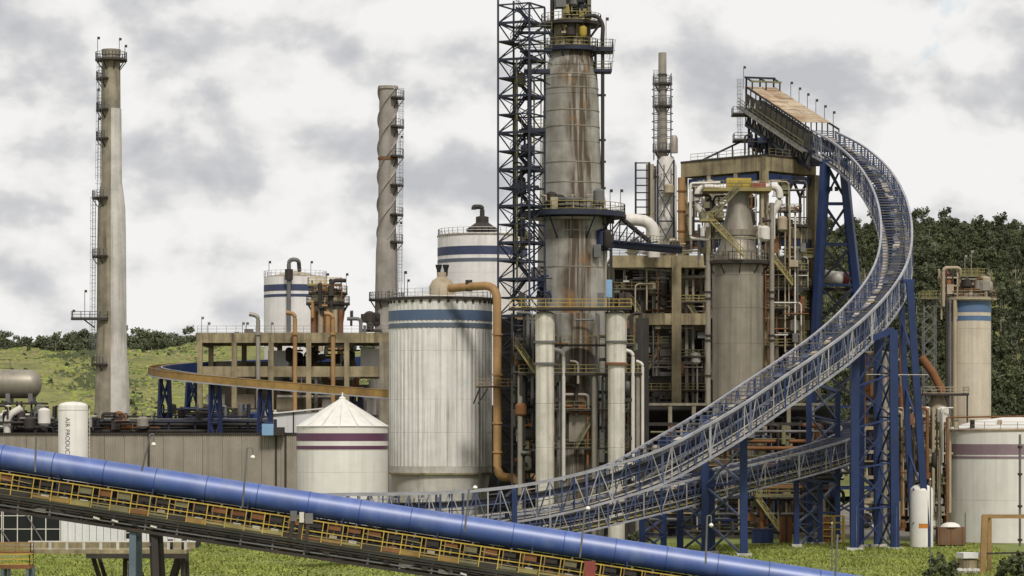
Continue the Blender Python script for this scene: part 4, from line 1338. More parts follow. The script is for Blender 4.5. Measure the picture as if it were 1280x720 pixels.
def trestle_box(name, label, px0, px1, py, d, spread, depth, nlev, wl, m, group, bm=None):
    z = PZ(py, d)
    x0, x1 = PX(px0, d), PX(px1, d)
    Y = 1.5 * d
    tt = thing(name, label, 'trestle', ((x0 + x1) / 2, Y, 0), group)
    s_ = spread
    legs = [((x0 - s_, Y - depth / 2 - s_, 0), (x0, Y - depth / 2, z)), ((x1 + s_, Y - depth / 2 - s_, 0), (x1, Y - depth / 2, z)),
            ((x1 + s_, Y + depth / 2 + s_, 0), (x1, Y + depth / 2, z)), ((x0 - s_, Y + depth / 2 + s_, 0), (x0, Y + depth / 2, z))]
    trestle(tt, [(V(a), V(b)) for a, b in legs], nlev, wl, wl * .45, m, bm)
    return tt
G = 'blue trestles under the loop conveyor'
trestle_box('conveyor_trestle', 'leftmost narrow blue trestle under the rust-orange loop conveyor', 201, 211, 474, 303, .8, 1.5, 5, .42, NAVY, G)
trestle_box('conveyor_trestle', 'blue trestle under the loop conveyor beside the frame building corner', 236, 246, 472, 318, 1.2, 2.5, 5, .5, BLUE, G)
trestle_box('conveyor_trestle', 'dark blue trestle under the loop conveyor inside the frame building', 264, 274, 481, 297, .6, 1.6, 4, .4, NAVY, G)
trestle_box('conveyor_trestle', 'dark blue trestle under the loop conveyor left of the white shed', 325, 337, 487, 295, .6, 1.6, 4, .4, NAVY, G)
trestle_box('conveyor_trestle', 'dark blue trestle under the loop conveyor behind the cone-roofed tank', 440, 450, 493, 293, .6, 1.6, 4, .4, NAVY, G)

# ------------------------------------------------------------------ dark lattice stair tower
d = 268
pmx = 2388 / d
O = V((PX(622.5, d), 1.5 * d + 2.5, 0))
u_, v_ = V((4.4, -2.2, 0)), V((2.2, 4.4, 0))
t = thing('lattice_tower', 'tall dark lattice stair tower standing left of the stained column', 'tower', O + (u_ + v_) / 2)
ztop = PZ(-8, d)
cor = [O, O + u_, O + u_ + v_, O + v_]
heights = [ztop, PZ(4, d), PZ(4, d), ztop]
Zup = V((0, 0, 1))
for c_, h in zip(cor, heights):
    bar('leg', t, c_, c_ + Zup * h, .3, DARKN)
dz = 23.0 / pmx
lv = []
z = PZ(3, d)
while z > 1.5:
    lv.append(z)
    z -= dz
for k, z in enumerate(lv):
    for i in range(4):
        a, b = cor[i] + Zup * z, cor[(i + 1) % 4] + Zup * z
        bar('tie', t, a, b, .26 if k % 2 else .2, DARKN, .34 if k % 2 else .2)
        zl = max(z - dz, .1)
        if (k + i) % 2:
            bar('brace', t, a, b - Zup * (z - zl), .14, DARKN)
        else:
            bar('brace', t, b, a - Zup * (z - zl), .14, DARKN)
    ctr = (cor[0] + cor[2]) / 2
    if k > 0:
        # half landing and the flight up to the next level
        if z > PZ(600, d):
            e1 = u_.normalized()
            e2 = v_.normalized()
            box('landing', t, ctr + e1 * (1.7 if k % 2 else -1.7) + Zup * (z + .04), (1.4, 4.2, .12), DARK, math.atan2(u_.y, u_.x))
            s_ = 1 if k % 2 else -1
            if k < len(lv) - 1:
                stair(t, ctr + e1 * s_ * 1.1 + e2 * s_ * .9 + Zup * z, ctr - e1 * s_ * 1.1 + e2 * s_ * .9 + Zup * (z + dz), .8, DARKN, 'stair_flight')
for py, px0, px1 in ((160, 652, 682), (86, 655, 688), (60, 650, 690), (37, 645, 690), (206, 645, 676), (231, 648, 674)):
    box('link_bridge', t, ((PX(px0, d) + PX(px1, d)) / 2, 1.5 * d + 3.2, PZ(py, d)), (PX(px1, d) - PX(px0, d), 1.6, .55 if py in (160, 86) else .25), DARKN)
    if py in (160, 86, 37, 60):
        mb = MB()
        rail_into(mb, [V((PX(px0, d), 1.5 * d + 2.4, PZ(py, d) + .3)), V((PX(px1, d), 1.5 * d + 2.4, PZ(py, d) + .3))])
        mb.build('railing', OLIVE, t)
    bar('bridge_strut', t, (PX(px0, d), 1.5 * d + 2.6, PZ(py + 14, d)), (PX(px1, d), 1.5 * d + 2.6, PZ(py, d)), .16, DARKN)
    bar('bridge_strut', t, (PX(px0, d), 1.5 * d + 3.8, PZ(py, d)), (PX(px1, d), 1.5 * d + 3.8, PZ(py + 16, d)), .16, DARKN)
clutter(t, PX(640, d), PX(668, d), 1.5 * d + 1.5, 1.5 * d + 4.5, PZ(385, d), PZ(70, d), 26, 55, [DARKN, DARK, DARKN, OLIVE], .16)

# ------------------------------------------------------------------ main stained process column
d = 275
cx, Yt = PX(714, d), 1.5 * d
t = thing('process_column', 'tallest stained grey process column with ring platforms, centre', 'column', (cx, Yt, 0))
TW = (cx, Yt)
pr = [(690, 41), (470, 42), (385, 43), (300, 41.5), (262, 40.5), (250, 39.8), (180, 36.2), (120, 34.2), (100, 33.2), (84, 30), (62, 25)]
for (ya, ra), (yb, rb) in zip(pr, pr[1:]):
    za, zb = max(PZ(ya, d), 0), PZ(yb, d)
    lathe('lagging_course', t, (cx, Yt, za), [(ML(ra, d) - .05, 0), (ML(ra, d), .05), (ML(rb, d), zb - za - .05), (ML(rb, d) - .05, zb - za)], TOWER, 56)
lathe('head', t, (cx, Yt, PZ(62, d)), [(ML(24.5, d), 0), (ML(24.5, d), ML(30, d)), (ML(20, d), ML(36, d)), (ML(12, d), ML(40, d)), (ML(12, d), ML(64, d)), (0, ML(64, d))], BEIGE, 40)
mb = MB()
for py in (95, 112, 140, 160, 205, 230, 290, 335):
    rr_ = [ML(rb + (ra - rb) * (py - yb) / (ya - yb), d) for (ya, ra), (yb, rb) in zip(pr, pr[1:]) if yb <= py <= ya][0]
    lathe('hoop', t, (cx, Yt, PZ(py, d)), annulus(rr_ - .05, rr_ + .07, -.06, .06), GREYM, 56)
C2 = (cx, Yt)
ring_platform(t, C2, PZ(29, d), ML(24, d), ML(38, d), DARK, YELLD, th=.45)
ring_platform(t, C2, PZ(60, d), ML(24, d), ML(34, d), DARKN, YELLD, th=.6)
rect_platform(t, cx + ML(20, d), cx + ML(52, d), Yt - 2.2, Yt + 1.6, PZ(61, d), DARKN, OLIVE, .6)
rect_platform(t, cx + ML(28, d), cx + ML(50, d), Yt - 1.8, Yt + 1.2, PZ(88, d), DARKN, OLIVE, .4)
ladder(t, (cx + ML(48, d), Yt - 1.2, PZ(92, d)), (cx + ML(51, d), Yt - 1.2, PZ(52, d)), GREYS)
bar('strut', t, (cx + ML(22, d), Yt - 2, PZ(50, d)), (cx + ML(34, d), Yt - 2, PZ(33, d)), .16, DARK)
ring_platform(t, C2, PZ(266, d), ML(40, d), ML(68, d), DARKN, YELLD, th=.75, brackets=14, n=48)
lathe('lower_flange', t, (cx, Yt, PZ(277, d)), annulus(ML(40, d), ML(52, d), 0, .35), PIPEG, 48, R(195), R(300))
# masts and clutter round the head
for px, pa, pb, rr_ in ((690, -10, 62, .3), (709, -10, 26, .22), (734, -10, 60, .36), (727, -10, 22, .2), (716, -10, 20, .5)):
    rod('riser', t, (PX(px, d), Yt - ML(18, d), PZ(pb, d)), (PX(px, d), Yt - ML(18, d), PZ(pa, d)), rr_, DARK)
box('winch', t, (PX(703, d), Yt - ML(22, d), PZ(8, d)), (1.7, 1.4, 1.3), BLACK)
clutter(t, PX(694, d), PX(738, d), Yt - ML(30, d), Yt - ML(24, d), PZ(28, d), PZ(-8, d), 22, 61, [DARK, YELLD, OLIVE, GREYS, BLACK], .22)
clutter(t, PX(695, d), PX(737, d), Yt - ML(30, d), Yt - ML(26, d), PZ(60, d), PZ(31, d), 12, 62, [DARK, YELLOW, BEIGE, DARK], .25)
tube('vent_pipe', t, [P(731, 20, 272), P(746, 19, 272), P(754, 30, 272), P(753, 50, 272)], ML(2.6, 272), DARK, 12, 1.2)
for px, pa, pb, rr_, mm in ((753, 50, 268, .26, DARK), (744, 62, 110, .2, DARK), (756, 268, 390, .3, PIPEG)):
    rod('riser', t, (PX(px, d), Yt - 1.2, PZ(pb, d)), (PX(px, d), Yt - 1.2, PZ(pa, d)), rr_, mm)
for py in (120, 176, 203, 236):
    box('riser_bracket', t, (PX(751, d), Yt - 1.0, PZ(py, d)), (1.4, .4, .3), DARK)
rod('riser', t, (PX(676, d), Yt - 3.2, PZ(262, d)), (PX(676, d), Yt - 3.2, PZ(60, d)), .11, PIPEW)
clutter(t, PX(676, d), PX(756, d), Yt - ML(55, d), Yt - ML(44, d), PZ(264, d), PZ(248, d), 20, 63, [DARK, YELLD, BEIGE, GREYS, OLIVE], .2)
clutter(t, PX(740, d), PX(768, d), Yt - 4.2, Yt - 1.0, PZ(330, d), PZ(262, d), 16, 64, [DARK, GREYS, PIPEW, NAVY], .25)
clutter(t, PX(664, d), PX(690, d), Yt - 5.2, Yt - 4.4, PZ(383, d), PZ(330, d), 16, 65, [DARK, BLUE, GREYS, BLACK], .25)
for px in (775, 690, 762):
    floodlight_pole(t, (PX(px, d), Yt - 2, PZ(266, d)), 3)
floodlight_pole(t, (PX(757, d), Yt - 2, PZ(61, d)), 4)

# ------------------------------------------------------------------ service structure round the foot of the column
d = 266
t = thing('column_base_structure', 'dark multi-deck service structure with yellow rails round the column foot', 'structure', P(718, 540 + 16 * 2388 / d, d))
Yb = 1.5 * d
xA, xB = PX(640, d), PX(800, d)
def deck(py, px0, px1, rm, th=.3, y0=-3.6, y1=5.0, dm=None, sds='F'):
    rect_platform(t, PX(px0, d), PX(px1, d), Yb + y0, Yb + y1, PZ(py, d), dm or DARK, rm, th, 1.15, sds)
deck(388, 636, 786, YELLOW, .3, -9.6, -6.0)
deck(431, 690, 792, YELLD, .25, -2.6, -.6)
deck(467, 648, 802, YELLD, .3, -3.2, -.6)
deck(512, 690, 800, OLIVE, .2, -2.2, -.9)
deck(560, 690, 800, OLIVE, .2, -2.2, -.9)
box('rear_shade_panel', t, ((xA + xB) / 2, Yb + 16, PZ(392, d) / 2), (xB - xA + 4, .3, PZ(392, d)), WALLD)  # dark backing sheet, shade behind the decks put into its colour
for px in (640, 655, 700, 745, 788, 801):
    for dy in (-2.2, 4.6):
        bar('post', t, (PX(px, d), Yb + dy, 0), (PX(px, d), Yb + dy, PZ(388, d) - .5), .3, DARK if px not in (700, 745) or dy > 0 else GREYS)
for py in (420, 449, 490, 535, 580):
    bar('girder', t, (xA, Yb + 2.0, PZ(py, d)), (xB, Yb + 2.0, PZ(py, d)), .3, DARK, .45)
stair(t, (PX(668, d), Yb - 3.8, PZ(467, d)), (PX(644, d), Yb - 3.8, PZ(432, d)), .9, YELLD)
stair(t, (PX(720, d), Yb - 1.4, PZ(560, d)), (PX(748, d), Yb - 1.4, PZ(512, d)), .9, OLIVE)
for k, (pa, pb, na, nb) in enumerate(((640, 694, 26, 34), (694, 752, 10, 22), (752, 801, 24, 30))):
    clutter(t, PX(pa, d), PX(pb, d), Yb - 1.4, Yb + 3.4, PZ(465, d), PZ(392, d), na, 71 + 10 * k, [DARK, GREYS, DARK, RUST, OLIVE, BEIGE], .3)
    clutter(t, PX(pa, d), PX(pb, d), Yb - 1.8, Yb + 3.4, PZ(600, d), PZ(470, d), nb, 72 + 10 * k, [DARK, GREYS, DARK, PIPEG, RUST, DARK, BEIGE], .3)
for ya, yb in ((690, 570), (570, 512), (512, 467), (467, 431), (431, 391)):
    za, zb = max(PZ(ya, d), 0), PZ(yb, d)
    lathe('lower_body', t, (PX(722, d), Yb + 3.0, za), [(ML(29, d) - .06, 0), (ML(29, d), .06), (ML(29, d), zb - za - .06), (ML(29, d) - .06, zb - za)], TOWER, 40)
box('body_hatch', t, (PX(722, d), Yb - .4, PZ(535, d)), (ML(22, d), .5, ML(34, d)), GREYM)
box('hatch_frame', t, (PX(722, d), Yb - .3, PZ(535, d)), (ML(28, d), .4, ML(42, d)), DARK)
clutter(t, xA, PX(670, d), Yb - 3.2, Yb + 3, PZ(590, d), PZ(392, d), 46, 73, [DARK, BLACK, DARK, GREYS, RUST])
for pts_, rr_, mm in (([(704, 600), (704, 440), (691, 437)], 3.0, PIPEW), ([(790, 600), (790, 441), (778, 438)], 3.2, PIPEW), ([(802, 560), (802, 455), (794, 452)], 2.6, PIPEW), ([(722, 480), (722, 453), (712, 452)], 2.2, PIPEG)):
    tube('white_pipe', t, [P(a, b, d) - V((0, 3.0, 0)) for a, b in pts_], ML(rr_, d) * .75, mm, 12, 1.1)
for px, p0 in ((650, 590), (742, 590), (796, 590)):
    rod('riser', t, (PX(px, d), Yb - 2.6, 0), (PX(px, d), Yb - 2.6, PZ(470, d)), .35, PIPEG)
for px in (652, 750, 783, 777):
    box('control_cabinet', t, (PX(px, d), Yb - 2.9, PZ(376, d)), (.9, .8, 1.9), GREYS if px == 750 else DARK)
box('sky_blue_duct', t, (PX(760.5, d), Yb - 2.6, PZ(362, d)), (ML(7.5, d), .9, ML(22, d)), SKYB)
# two off-white vessels on either side
for nm, pxa, w1, w2 in (('left', 681, 12.5, 11.5), ('right', 770, 13.0, 10.5)):
    lab = 'off-white upright cylinder at the left front of the stained column foot' if nm == 'left' else 'off-white upright cylinder at the right front of the stained column foot'
    tt = thing('standpipe_vessel', lab, 'vessel', (PX(pxa, 262), 1.5 * 262 - 1, 0), 'pair of off-white cylinders')
    cy = 1.5 * 262 - 1.5
    segs = [(690, 560, w2), (560, 505, w2), (505, 455, w2), (454, 428, w1 - .6), (427, 393, w1)]
    for ya, yb, ww in segs:
        za, zb = max(PZ(ya, 262), 0), PZ(yb, 262)
        lathe('shell_course', tt, (PX(pxa, 262), cy, za), [(ML(ww, 262) - .06, 0), (ML(ww, 262), .06), (ML(ww, 262), zb - za - .06), (ML(ww, 262) - .06, zb - za)], COLW, 32)
    for py in (455, 428):
        lathe('flange', tt, (PX(pxa, 262), cy, PZ(py, 262)), annulus(ML(10, 262), ML(14.2, 262), -.14, .14), RUST if nm == 'right' and py == 455 else GREYS, 32)
    lathe('cap', tt, (PX(pxa, 262), cy, PZ(393, 262)), [(ML(w1, 262), 0), (ML(w1 * .6, 262), .3), (0, .4)], COLW, 32)
    for py in (500, 548):
        box('bracket', tt, (PX(pxa + 14, 262), cy, PZ(py, 262)), (1.2, .5, .5), DARK)

# ------------------------------------------------------------------ process building, right of the column
d = 318
Yb = 1.5 * d
t = thing('process_building', 'open concrete process building packed with dark pipework, right of the column', 'building', P(822, 540 + 16 * 2388 / d, d))
xA, xB = PX(762, d), PX(886, d)
floors = [(321, 336), (393, 407), (470, 480), (507, 515), (570, 580)]
for k, (pa, pb) in enumerate(floors):
    box('edge_beam', t, ((xA + xB) / 2, Yb, (PZ(pa, d) + PZ(pb, d)) / 2), (xB - xA, .8, PZ(pa, d) - PZ(pb, d)), CONC if k < 2 else DARK)
    box('floor_slab', t, ((xA + PX(1006, d)) / 2, Yb + 14.5, PZ(pa, d) - .4), (PX(1006, d) - xA, 28, .4), CONC_B)
railing(t, [(xA, Yb, PZ(321, d)), (xB, Yb, PZ(321, d))], OLIVE)
railing(t, [(xA, Yb - .2, PZ(507, d)), (PX(905, d), Yb - .2, PZ(507, d))], GREYS)
for k, (pa, pb) in enumerate(floors[:2]):
    box('front_beam', t, ((xA + xB) / 2, Yb - 3.5, (PZ(pa, d) + PZ(pb, d)) / 2), (xB - xA, .7, PZ(pa, d) - PZ(pb, d)), CONC)
    box('front_slab', t, ((xA + xB) / 2, Yb - 1.8, PZ(pa, d) - .25), (xB - xA, 2.6, .3), CONC_B)
box('front_column', t, (PX(844, d), Yb - 3.6, PZ(322, d) / 2), (ML(11.5, d), 1.0, PZ(322, d)), CONC)
for px, ww, mm in ((764, 7, CONC_B), (884, 7, CONC_B), (858, 4, PIPEG), (866, 3, PIPEG), (803, 5, DARK)):
    box('column', t, (PX(px, d), Yb - .5, PZ(336, d) / 2), (ML(ww, d), .9, PZ(336, d)), mm)
for px in (770, 810, 850, 900, 940, 980, 1004):
    box('rear_column', t, (PX(px, d), Yb + 20, PZ(325, d) / 2), (1.0, 1.0, PZ(325, d)), CONC_B)
box('rear_shade_panel', t, ((xA + PX(1006, d)) / 2, Yb + 28.7, PZ(325, d) / 2), (PX(1006, d) - xA, .3, PZ(325, d)), WALLD)  # dark panel closing the back, interior shade painted into its colour
for k, ((pa, pb), (pc, pd_)) in enumerate(zip(floors, floors[1:])):
    clutter(t, xA + .5, xB - .5, Yb + .8, Yb + 9, PZ(pc, d), PZ(pb, d) - .2, (46, 34, 20, 26)[k], 81 + k)
    clutter(t, xB, PX(1000, d), Yb + 3, Yb + 12, PZ(pc, d), PZ(pb, d) - .2, 22, 181 + k, [DARK, GREYS, DARK, RUST, OLIVE])
clutter(t, PX(770, d), PX(1000, d), Yb - 2, Yb + 6, 1, PZ(515, d), 90, 88, [DARK, GREYS, DARK, RUST, NAVY, BEIGE, OLIVE])
for px, pa, pb, rr_, mm in ((818, 505, 345, .3, PIPEG), (824, 345, 505, .22, GREYS), (795, 470, 410, .9, DARK), (829, 365, 343, .45, PIPEW), (808, 508, 412, .4, DARK)):
    rod('riser', t, (PX(px, d), Yb + 1.5, PZ(max(pa, pb), d)), (PX(px, d), Yb + 1.5, PZ(min(pa, pb), d)), rr_, mm)
for py, pa, pb, rm in ((362, 766, 834, OLIVE), (378, 850, 884, YELLD), (430, 770, 836, OLIVE), (446, 850, 884, OLIVE), (488, 766, 884, YELLD), (349, 790, 836, GREYS)):
    rect_platform(t, PX(pa, d), PX(pb, d), Yb - 2.6, Yb - 1.0, PZ(py, d), DARK, rm, .2)
for pa, pb, ya, yb in ((776, 800, 362, 393), (826, 806, 430, 470), (856, 876, 378, 408), (780, 796, 488, 507)):
    stair(t, (PX(pb, d), Yb - 1.8, PZ(yb, d)), (PX(pa, d), Yb - 1.8, PZ(ya, d)), .8, OLIVE)
clutter(t, PX(764, d), PX(886, d), Yb - 3.0, Yb - 1.0, PZ(505, d), PZ(338, d), 34, 84, [DARK, GREYS, PIPEG, DARK, RUST, PIPEW, OLIVE, BEIGE], .16)
clutter(t, PX(764, d), PX(884, d), Yb - 1.5, Yb + 6, PZ(321, d), PZ(300, d), 30, 85, [DARK, GREYS, OLIVE, PIPEW, BEIGE], .2)
rod('pipe', t, P(846, 347, d) - V((0, 1.2, 0)), P(884, 346, d) - V((0, 1.2, 0)), .3, PIPEG)
tube('pipe', t, [P(760, 332, d) - V((0, 1, 0)), P(800, 336, d) - V((0, 1, 0)), P(838, 339, d) - V((0, 1, 0))], .22, PIPEW)
# blue gantry leading from the column to the building
t = thing('blue_gantry', 'dark blue sloping gantry bridging the stained column and the process building', 'gantry', P(806, 400, 300))
a, b = P(762, 304, 290), P(852, 312, 312)
for dy in (0, 2.2):
    bar('girder', t, a + V((0, dy, 0)), b + V((0, dy, 0)), .3, NAVY, 1.1)
bar('deck', t, a + V((0, 1.1, .3)), b + V((0, 1.1, .3)), 2.4, NAVY, .12)
bar('upper_girder', t, P(742, 271, 288), P(782, 271, 290), .35, DARKN, .6)
for k in range(6):
    p, q = P(762 + k * 9, 304, 290 + k), P(778 + k * 9, 272 + k * 6, 290 + k)
    bar('strut', t, p, q, .2, DARKN)
    bar('strut', t, P(766 + k * 9, 274 + k * 5, 290 + k), P(765 + k * 9, 304, 290 + k), .18, DARK)
bar('raker', t, P(778, 274, 290), P(812, 302, 298), .5, DARK)
mb = MB()
rail_into(mb, [a + V((0, 0, .6)), b + V((0, 0, .6))], 1.2)
mb.build('railing', OLIVE, t)
for px, py in ((764, 400),):
    bar('post', t, (PX(px, 300), 450, 0), (PX(px, 300), 450, PZ(309, 300)), .4, DARK)
# white elbow duct
t = thing('elbow_duct', 'fat white elbow duct turning down beside the slim caged stack', 'duct', P(815, 322, 314))
tube('duct', t, [P(776, 274, 314), P(818, 276, 314), P(818, 322, 314)], ML(7.5, 314), PIPEW, 18, 3.2)
lathe('collar', t, P(818, 308, 314), annulus(ML(7, 314), ML(9, 314), 0, .35), PIPEG, 20)

# ------------------------------------------------------------------ slim caged stack
d = 335
cx, Yt = PX(828, d), 1.5 * d
t = thing('slim_stack', 'slim grey stack inside a ladder cage with ring platforms, right of the column', 'stack', (cx, Yt, 0))
lathe('lower_shell', t, (PX(833, d), Yt, 0), [(ML(14, d), 0), (ML(13, d), PZ(208, d)), (ML(9, d), PZ(196, d)), (0, PZ(196, d))], PIPEW, 32)
lathe('shaft', t, (cx, Yt, PZ(206, d)), [(ML(6.5, d), 0), (ML(6, d), ML(60, d)), (ML(5.2, d), ML(105, d)), (ML(5, d), ML(140, d)), (ML(4, d), ML(140, d)), (0, ML(138, d))], PIPEG, 24)
for py in (94,):
    lathe('band', t, (cx, Yt, PZ(py, d)), annulus(ML(4.5, d), ML(6, d), -.2, .2), DARK, 20)
for py in (104, 132, 188):
    ring_platform(t, (cx, Yt), PZ(py, d), ML(5.5, d), ML(12.5, d), DARK, GREYS, n=16, brackets=4)
for a in (35, 145, 215, 325):
    u = V((math.cos(R(a)), math.sin(R(a)), 0)) * ML(13, d)
    bar('cage_post', t, V((cx, Yt, PZ(200, d))) + u, V((cx, Yt, PZ(92, d))) + u, .13, GREYS)
for py in (112, 121, 142, 152, 162, 172):
    lathe('cage_hoop', t, (cx, Yt, PZ(py, d)), annulus(ML(12.6, d), ML(13.4, d), -.06, .06), GREYS, 14)
ladder(t, (cx - ML(9, d), Yt - 1.8, PZ(200, d)), (cx - ML(9, d), Yt - 1.8, PZ(90, d)), GREYS)
lathe('side_pot', t, (PX(842, d), Yt - 1, PZ(192, d)), [(ML(5, d), 0), (ML(5, d), ML(18, d)), (ML(3, d), ML(22, d)), (0, ML(22, d))], PIPEG, 18)
# bracing lattice in front of the lower shell and a black ladder frame
for px in (821, 841):
    bar('frame_post', t, (PX(px, d), Yt - 3, PZ(322, d)), (PX(px, d), Yt - 3, PZ(202, d)), .3, DARKN)
for k in range(3):
    pa, pb = 202 + 38 * k, 240 + 38 * k
    xbrace(t, V((PX(821, d), Yt - 3.05, PZ(pb, d))), V((PX(821, d), Yt - 3.05, PZ(pa, d))), V((PX(841, d), Yt - 3.05, PZ(pb, d))), V((PX(841, d), Yt - 3.05, PZ(pa, d))), .16, DARKN)
    bar('frame_tie', t, (PX(821, d), Yt - 3, PZ(pb, d)), (PX(841, d), Yt - 3, PZ(pb, d)), .22, DARKN)
for px in (794, 811):
    bar('frame_post', t, (PX(px, d), Yt - 2, PZ(270, d)), (PX(px, d), Yt - 2, PZ(204, d)), .34, BLACK)
for py in (205, 214, 224, 233, 242, 251, 260, 269):
    bar('frame_tie', t, (PX(794, d), Yt - 2, PZ(py, d)), (PX(811, d), Yt - 2, PZ(py, d)), .2, BLACK)
rod('beige_riser', t, (PX(812, d), Yt - 1, PZ(320, d)), (PX(812, d), Yt - 1, PZ(206, d)), ML(5, d), BEIGE)
clutter(t, PX(800, d), PX(848, d), Yt - 3.4, Yt + 1, PZ(322, d), PZ(208, d), 20, 91, [DARK, GREYS, BEIGE, PIPEW], .25)
# orange riser
t = thing('orange_riser', 'rusty orange vertical riser duct beside the slim stack', 'pipe', P(852, 322, 325))
rod('riser', t, P(852, 322, 325), P(852, 222, 325), ML(4.6, 325), OCHRE, 16)
for py in (240, 265, 290):
    lathe('flange', t, P(852, py, 325), annulus(ML(4, 325), ML(5.8, 325), 0, .25), RUST, 16)

# ------------------------------------------------------------------ tall concrete frame under the conveyor head
C0 = V((PX(955, 318), 477.0, 0))
u1, v1 = V((-.70, .714, 0)), V((.714, .70, 0))
LU, LV = 18.2, 13.0
zT = PZ(193, 318)
t = thing('concrete_gantry', 'tall stained concrete frame carrying the conveyor head, upper right', 'frame', C0 + u1 * LU / 2 + v1 * LV / 2)
def fb(name, a, b, z0, z1, wd, m):
    return bar(name, t, V((a.x, a.y, (z0 + z1) / 2)), V((b.x, b.y, (z0 + z1) / 2)), wd, m, z1 - z0)
corn = [C0, C0 + u1 * LU, C0 + u1 * LU + v1 * LV, C0 + v1 * LV]
for i in range(4):
    fb('ring_beam', corn[i], corn[(i + 1) % 4], zT - 2.7, zT - .3, .9, CONC)
    fb('kerb', corn[i], corn[(i + 1) % 4], zT - .3, zT, 1.1, DARK)
for c_, ww in zip(corn, (1.1, 1.2, 1.2, 1.7)):
    box('column', t, (c_.x, c_.y, (zT - 2.7) / 2), (ww, ww, zT - 2.7), CONC, math.atan2(v1.y, v1.x))
for s_ in (.33, .66):
    p = C0 + u1 * LU * s_
    box('column', t, (p.x, p.y, (zT - 2.7) / 2), (.75, .75, zT - 2.7), CONC if s_ < .5 else BEIGE, .7)
roofc = (corn[0] + corn[2]) / 2
box('roof_deck', t, (roofc.x, roofc.y, zT - .5), (LV - .9, LU - .9, .3), CONC_B, math.atan2(v1.y, v1.x))
for (py, m_, hh) in ((225, BLUE, 1.3), (303, NAVY, 1.6)):
    for i in (0, 3):
        a, b = corn[i], corn[(i + 1) % 4]
        fb('blue_girder', a.lerp(b, .08), a.lerp(b, .92), PZ(py, 322) - hh / 2, PZ(py, 322) + hh / 2, .35, m_)
for (py, hh, m_) in ((292, 1.7, CONC), (352, 1.2, CONC_B), (406, 1.7, CONC), (470, 1.4, CONC_B)):
    for i in range(4):
        fb('mid_beam', corn[i], corn[(i + 1) % 4], PZ(py, 322) - hh / 2, PZ(py, 322) + hh / 2, .7, m_)
# Y braces on the right face
a, b = C0 + v1 * LV * .12, C0 + v1 * LV * .95
for x_ in (.4, .72):
    p = a.lerp(b, x_)
    bar('brace', t, V((p.x, p.y, PZ(286, 322))), V((p.x, p.y, PZ(246, 322))), .4, DARK)
    bar('brace', t, V((p.x, p.y, PZ(246, 322))), V((*(a.lerp(b, x_ - .2)).xy, PZ(222, 322))), .35, DARK)
    bar('brace', t, V((p.x, p.y, PZ(246, 322))), V((*(a.lerp(b, x_ + .2)).xy, PZ(222, 322))), .35, DARK)
for i in (0, 3):
    a, b = corn[i].lerp(corn[(i + 1) % 4], .1), corn[i].lerp(corn[(i + 1) % 4], .9)
    mb = MB()
    rail_into(mb, [V((a.x, a.y, zT)), V((b.x, b.y, zT))], 1.15)
    mb.build('railing', OLIVE, t)
rect_platform(t, PX(958, 316), PX(1046, 316), 474.5, 478, PZ(319, 316), OLIVE, YELLD, .4)
rect_platform(t, PX(956, 316), PX(1010, 316), 473.8, 477, PZ(281, 316), DARK, OLIVE, .35)
rect_platform(t, PX(956, 316), PX(1012, 316), 474, 477, PZ(360, 316), DARK, OLIVE, .35)
stair(t, (PX(966, 314), 472.5, PZ(322, 314)), (PX(992, 314), 472.5, PZ(356, 314)), .9, YELLD)
for py, pa, pb, y0 in ((338, 958, 1010, 473.5), (385, 956, 1012, 474), (432, 958, 1010, 474.2), (262, 960, 1004, 476)):
    rect_platform(t, PX(pa, 316), PX(pb, 316), y0, y0 + 2.4, PZ(py, 316), DARK, (YELLD, OLIVE)[py % 2], .2)
clutter(t, PX(956, 316), PX(1010, 316), 472.5, 475.5, PZ(470, 316), PZ(225, 316), 70, 94, [DARK, GREYS, PIPEG, DARK, RUST, PIPEW, OLIVE, BEIGE], .16)
clutter(t, PX(862, 316), PX(956, 316), 478, 484, PZ(330, 316), PZ(222, 316), 50, 93, [DARK, GREYS, PIPEG, DARK, RUST, PIPEW, OLIVE, BEIGE], .18)
box('blue_fan', t, P(925, 222, 325), (2.0, 1.5, 2.2), SKYB)
clutter(t, PX(955, 320), PX(1004, 320), 479, 486, PZ(400, 320), PZ(296, 320), 40, 95, [DARK, GREYS, BEIGE, OLIVE, DARK, RUST])
clutter(t, PX(955, 320), PX(1004, 320), 479, 486, PZ(290, 320), PZ(255, 320), 16, 96, [DARK, GREYS, BEIGE, RED, DARK])
clutter(t, PX(860, 320), PX(950, 320), 484, 492, PZ(325, 320), PZ(225, 320), 44, 97, [DARK, GREYS, BEIGE, PIPEW, OLIVE, RUST], .35)
clutter(t, PX(955, 320), PX(1004, 320), 479, 486, PZ(520, 320), PZ(410, 320), 30, 98, [DARK, GREYS, BEIGE, NAVY, DARK, RUST])
# red drum on a ledge right of the frame
tt = thing('red_drum', 'red-ended white drum lying on the ledge behind the blue trestle', 'drum', P(1045, 366, 322))
rod('body', tt, P(1030, 346, 322), P(1053, 349, 322), ML(9, 322), PIPEW, 20)
rod('end_cap', tt, P(1053, 349, 322), P(1061, 350, 322), ML(9.3, 322), RED, 20)
box('ledge', tt, P(1040, 362, 322), (ML(64, 322), 3, .5), DARK)
for px in (1014, 1064):
    bar('leg', tt, P(px, 362, 322), V((PX(px, 322), 483, 0)), .5, DARK)

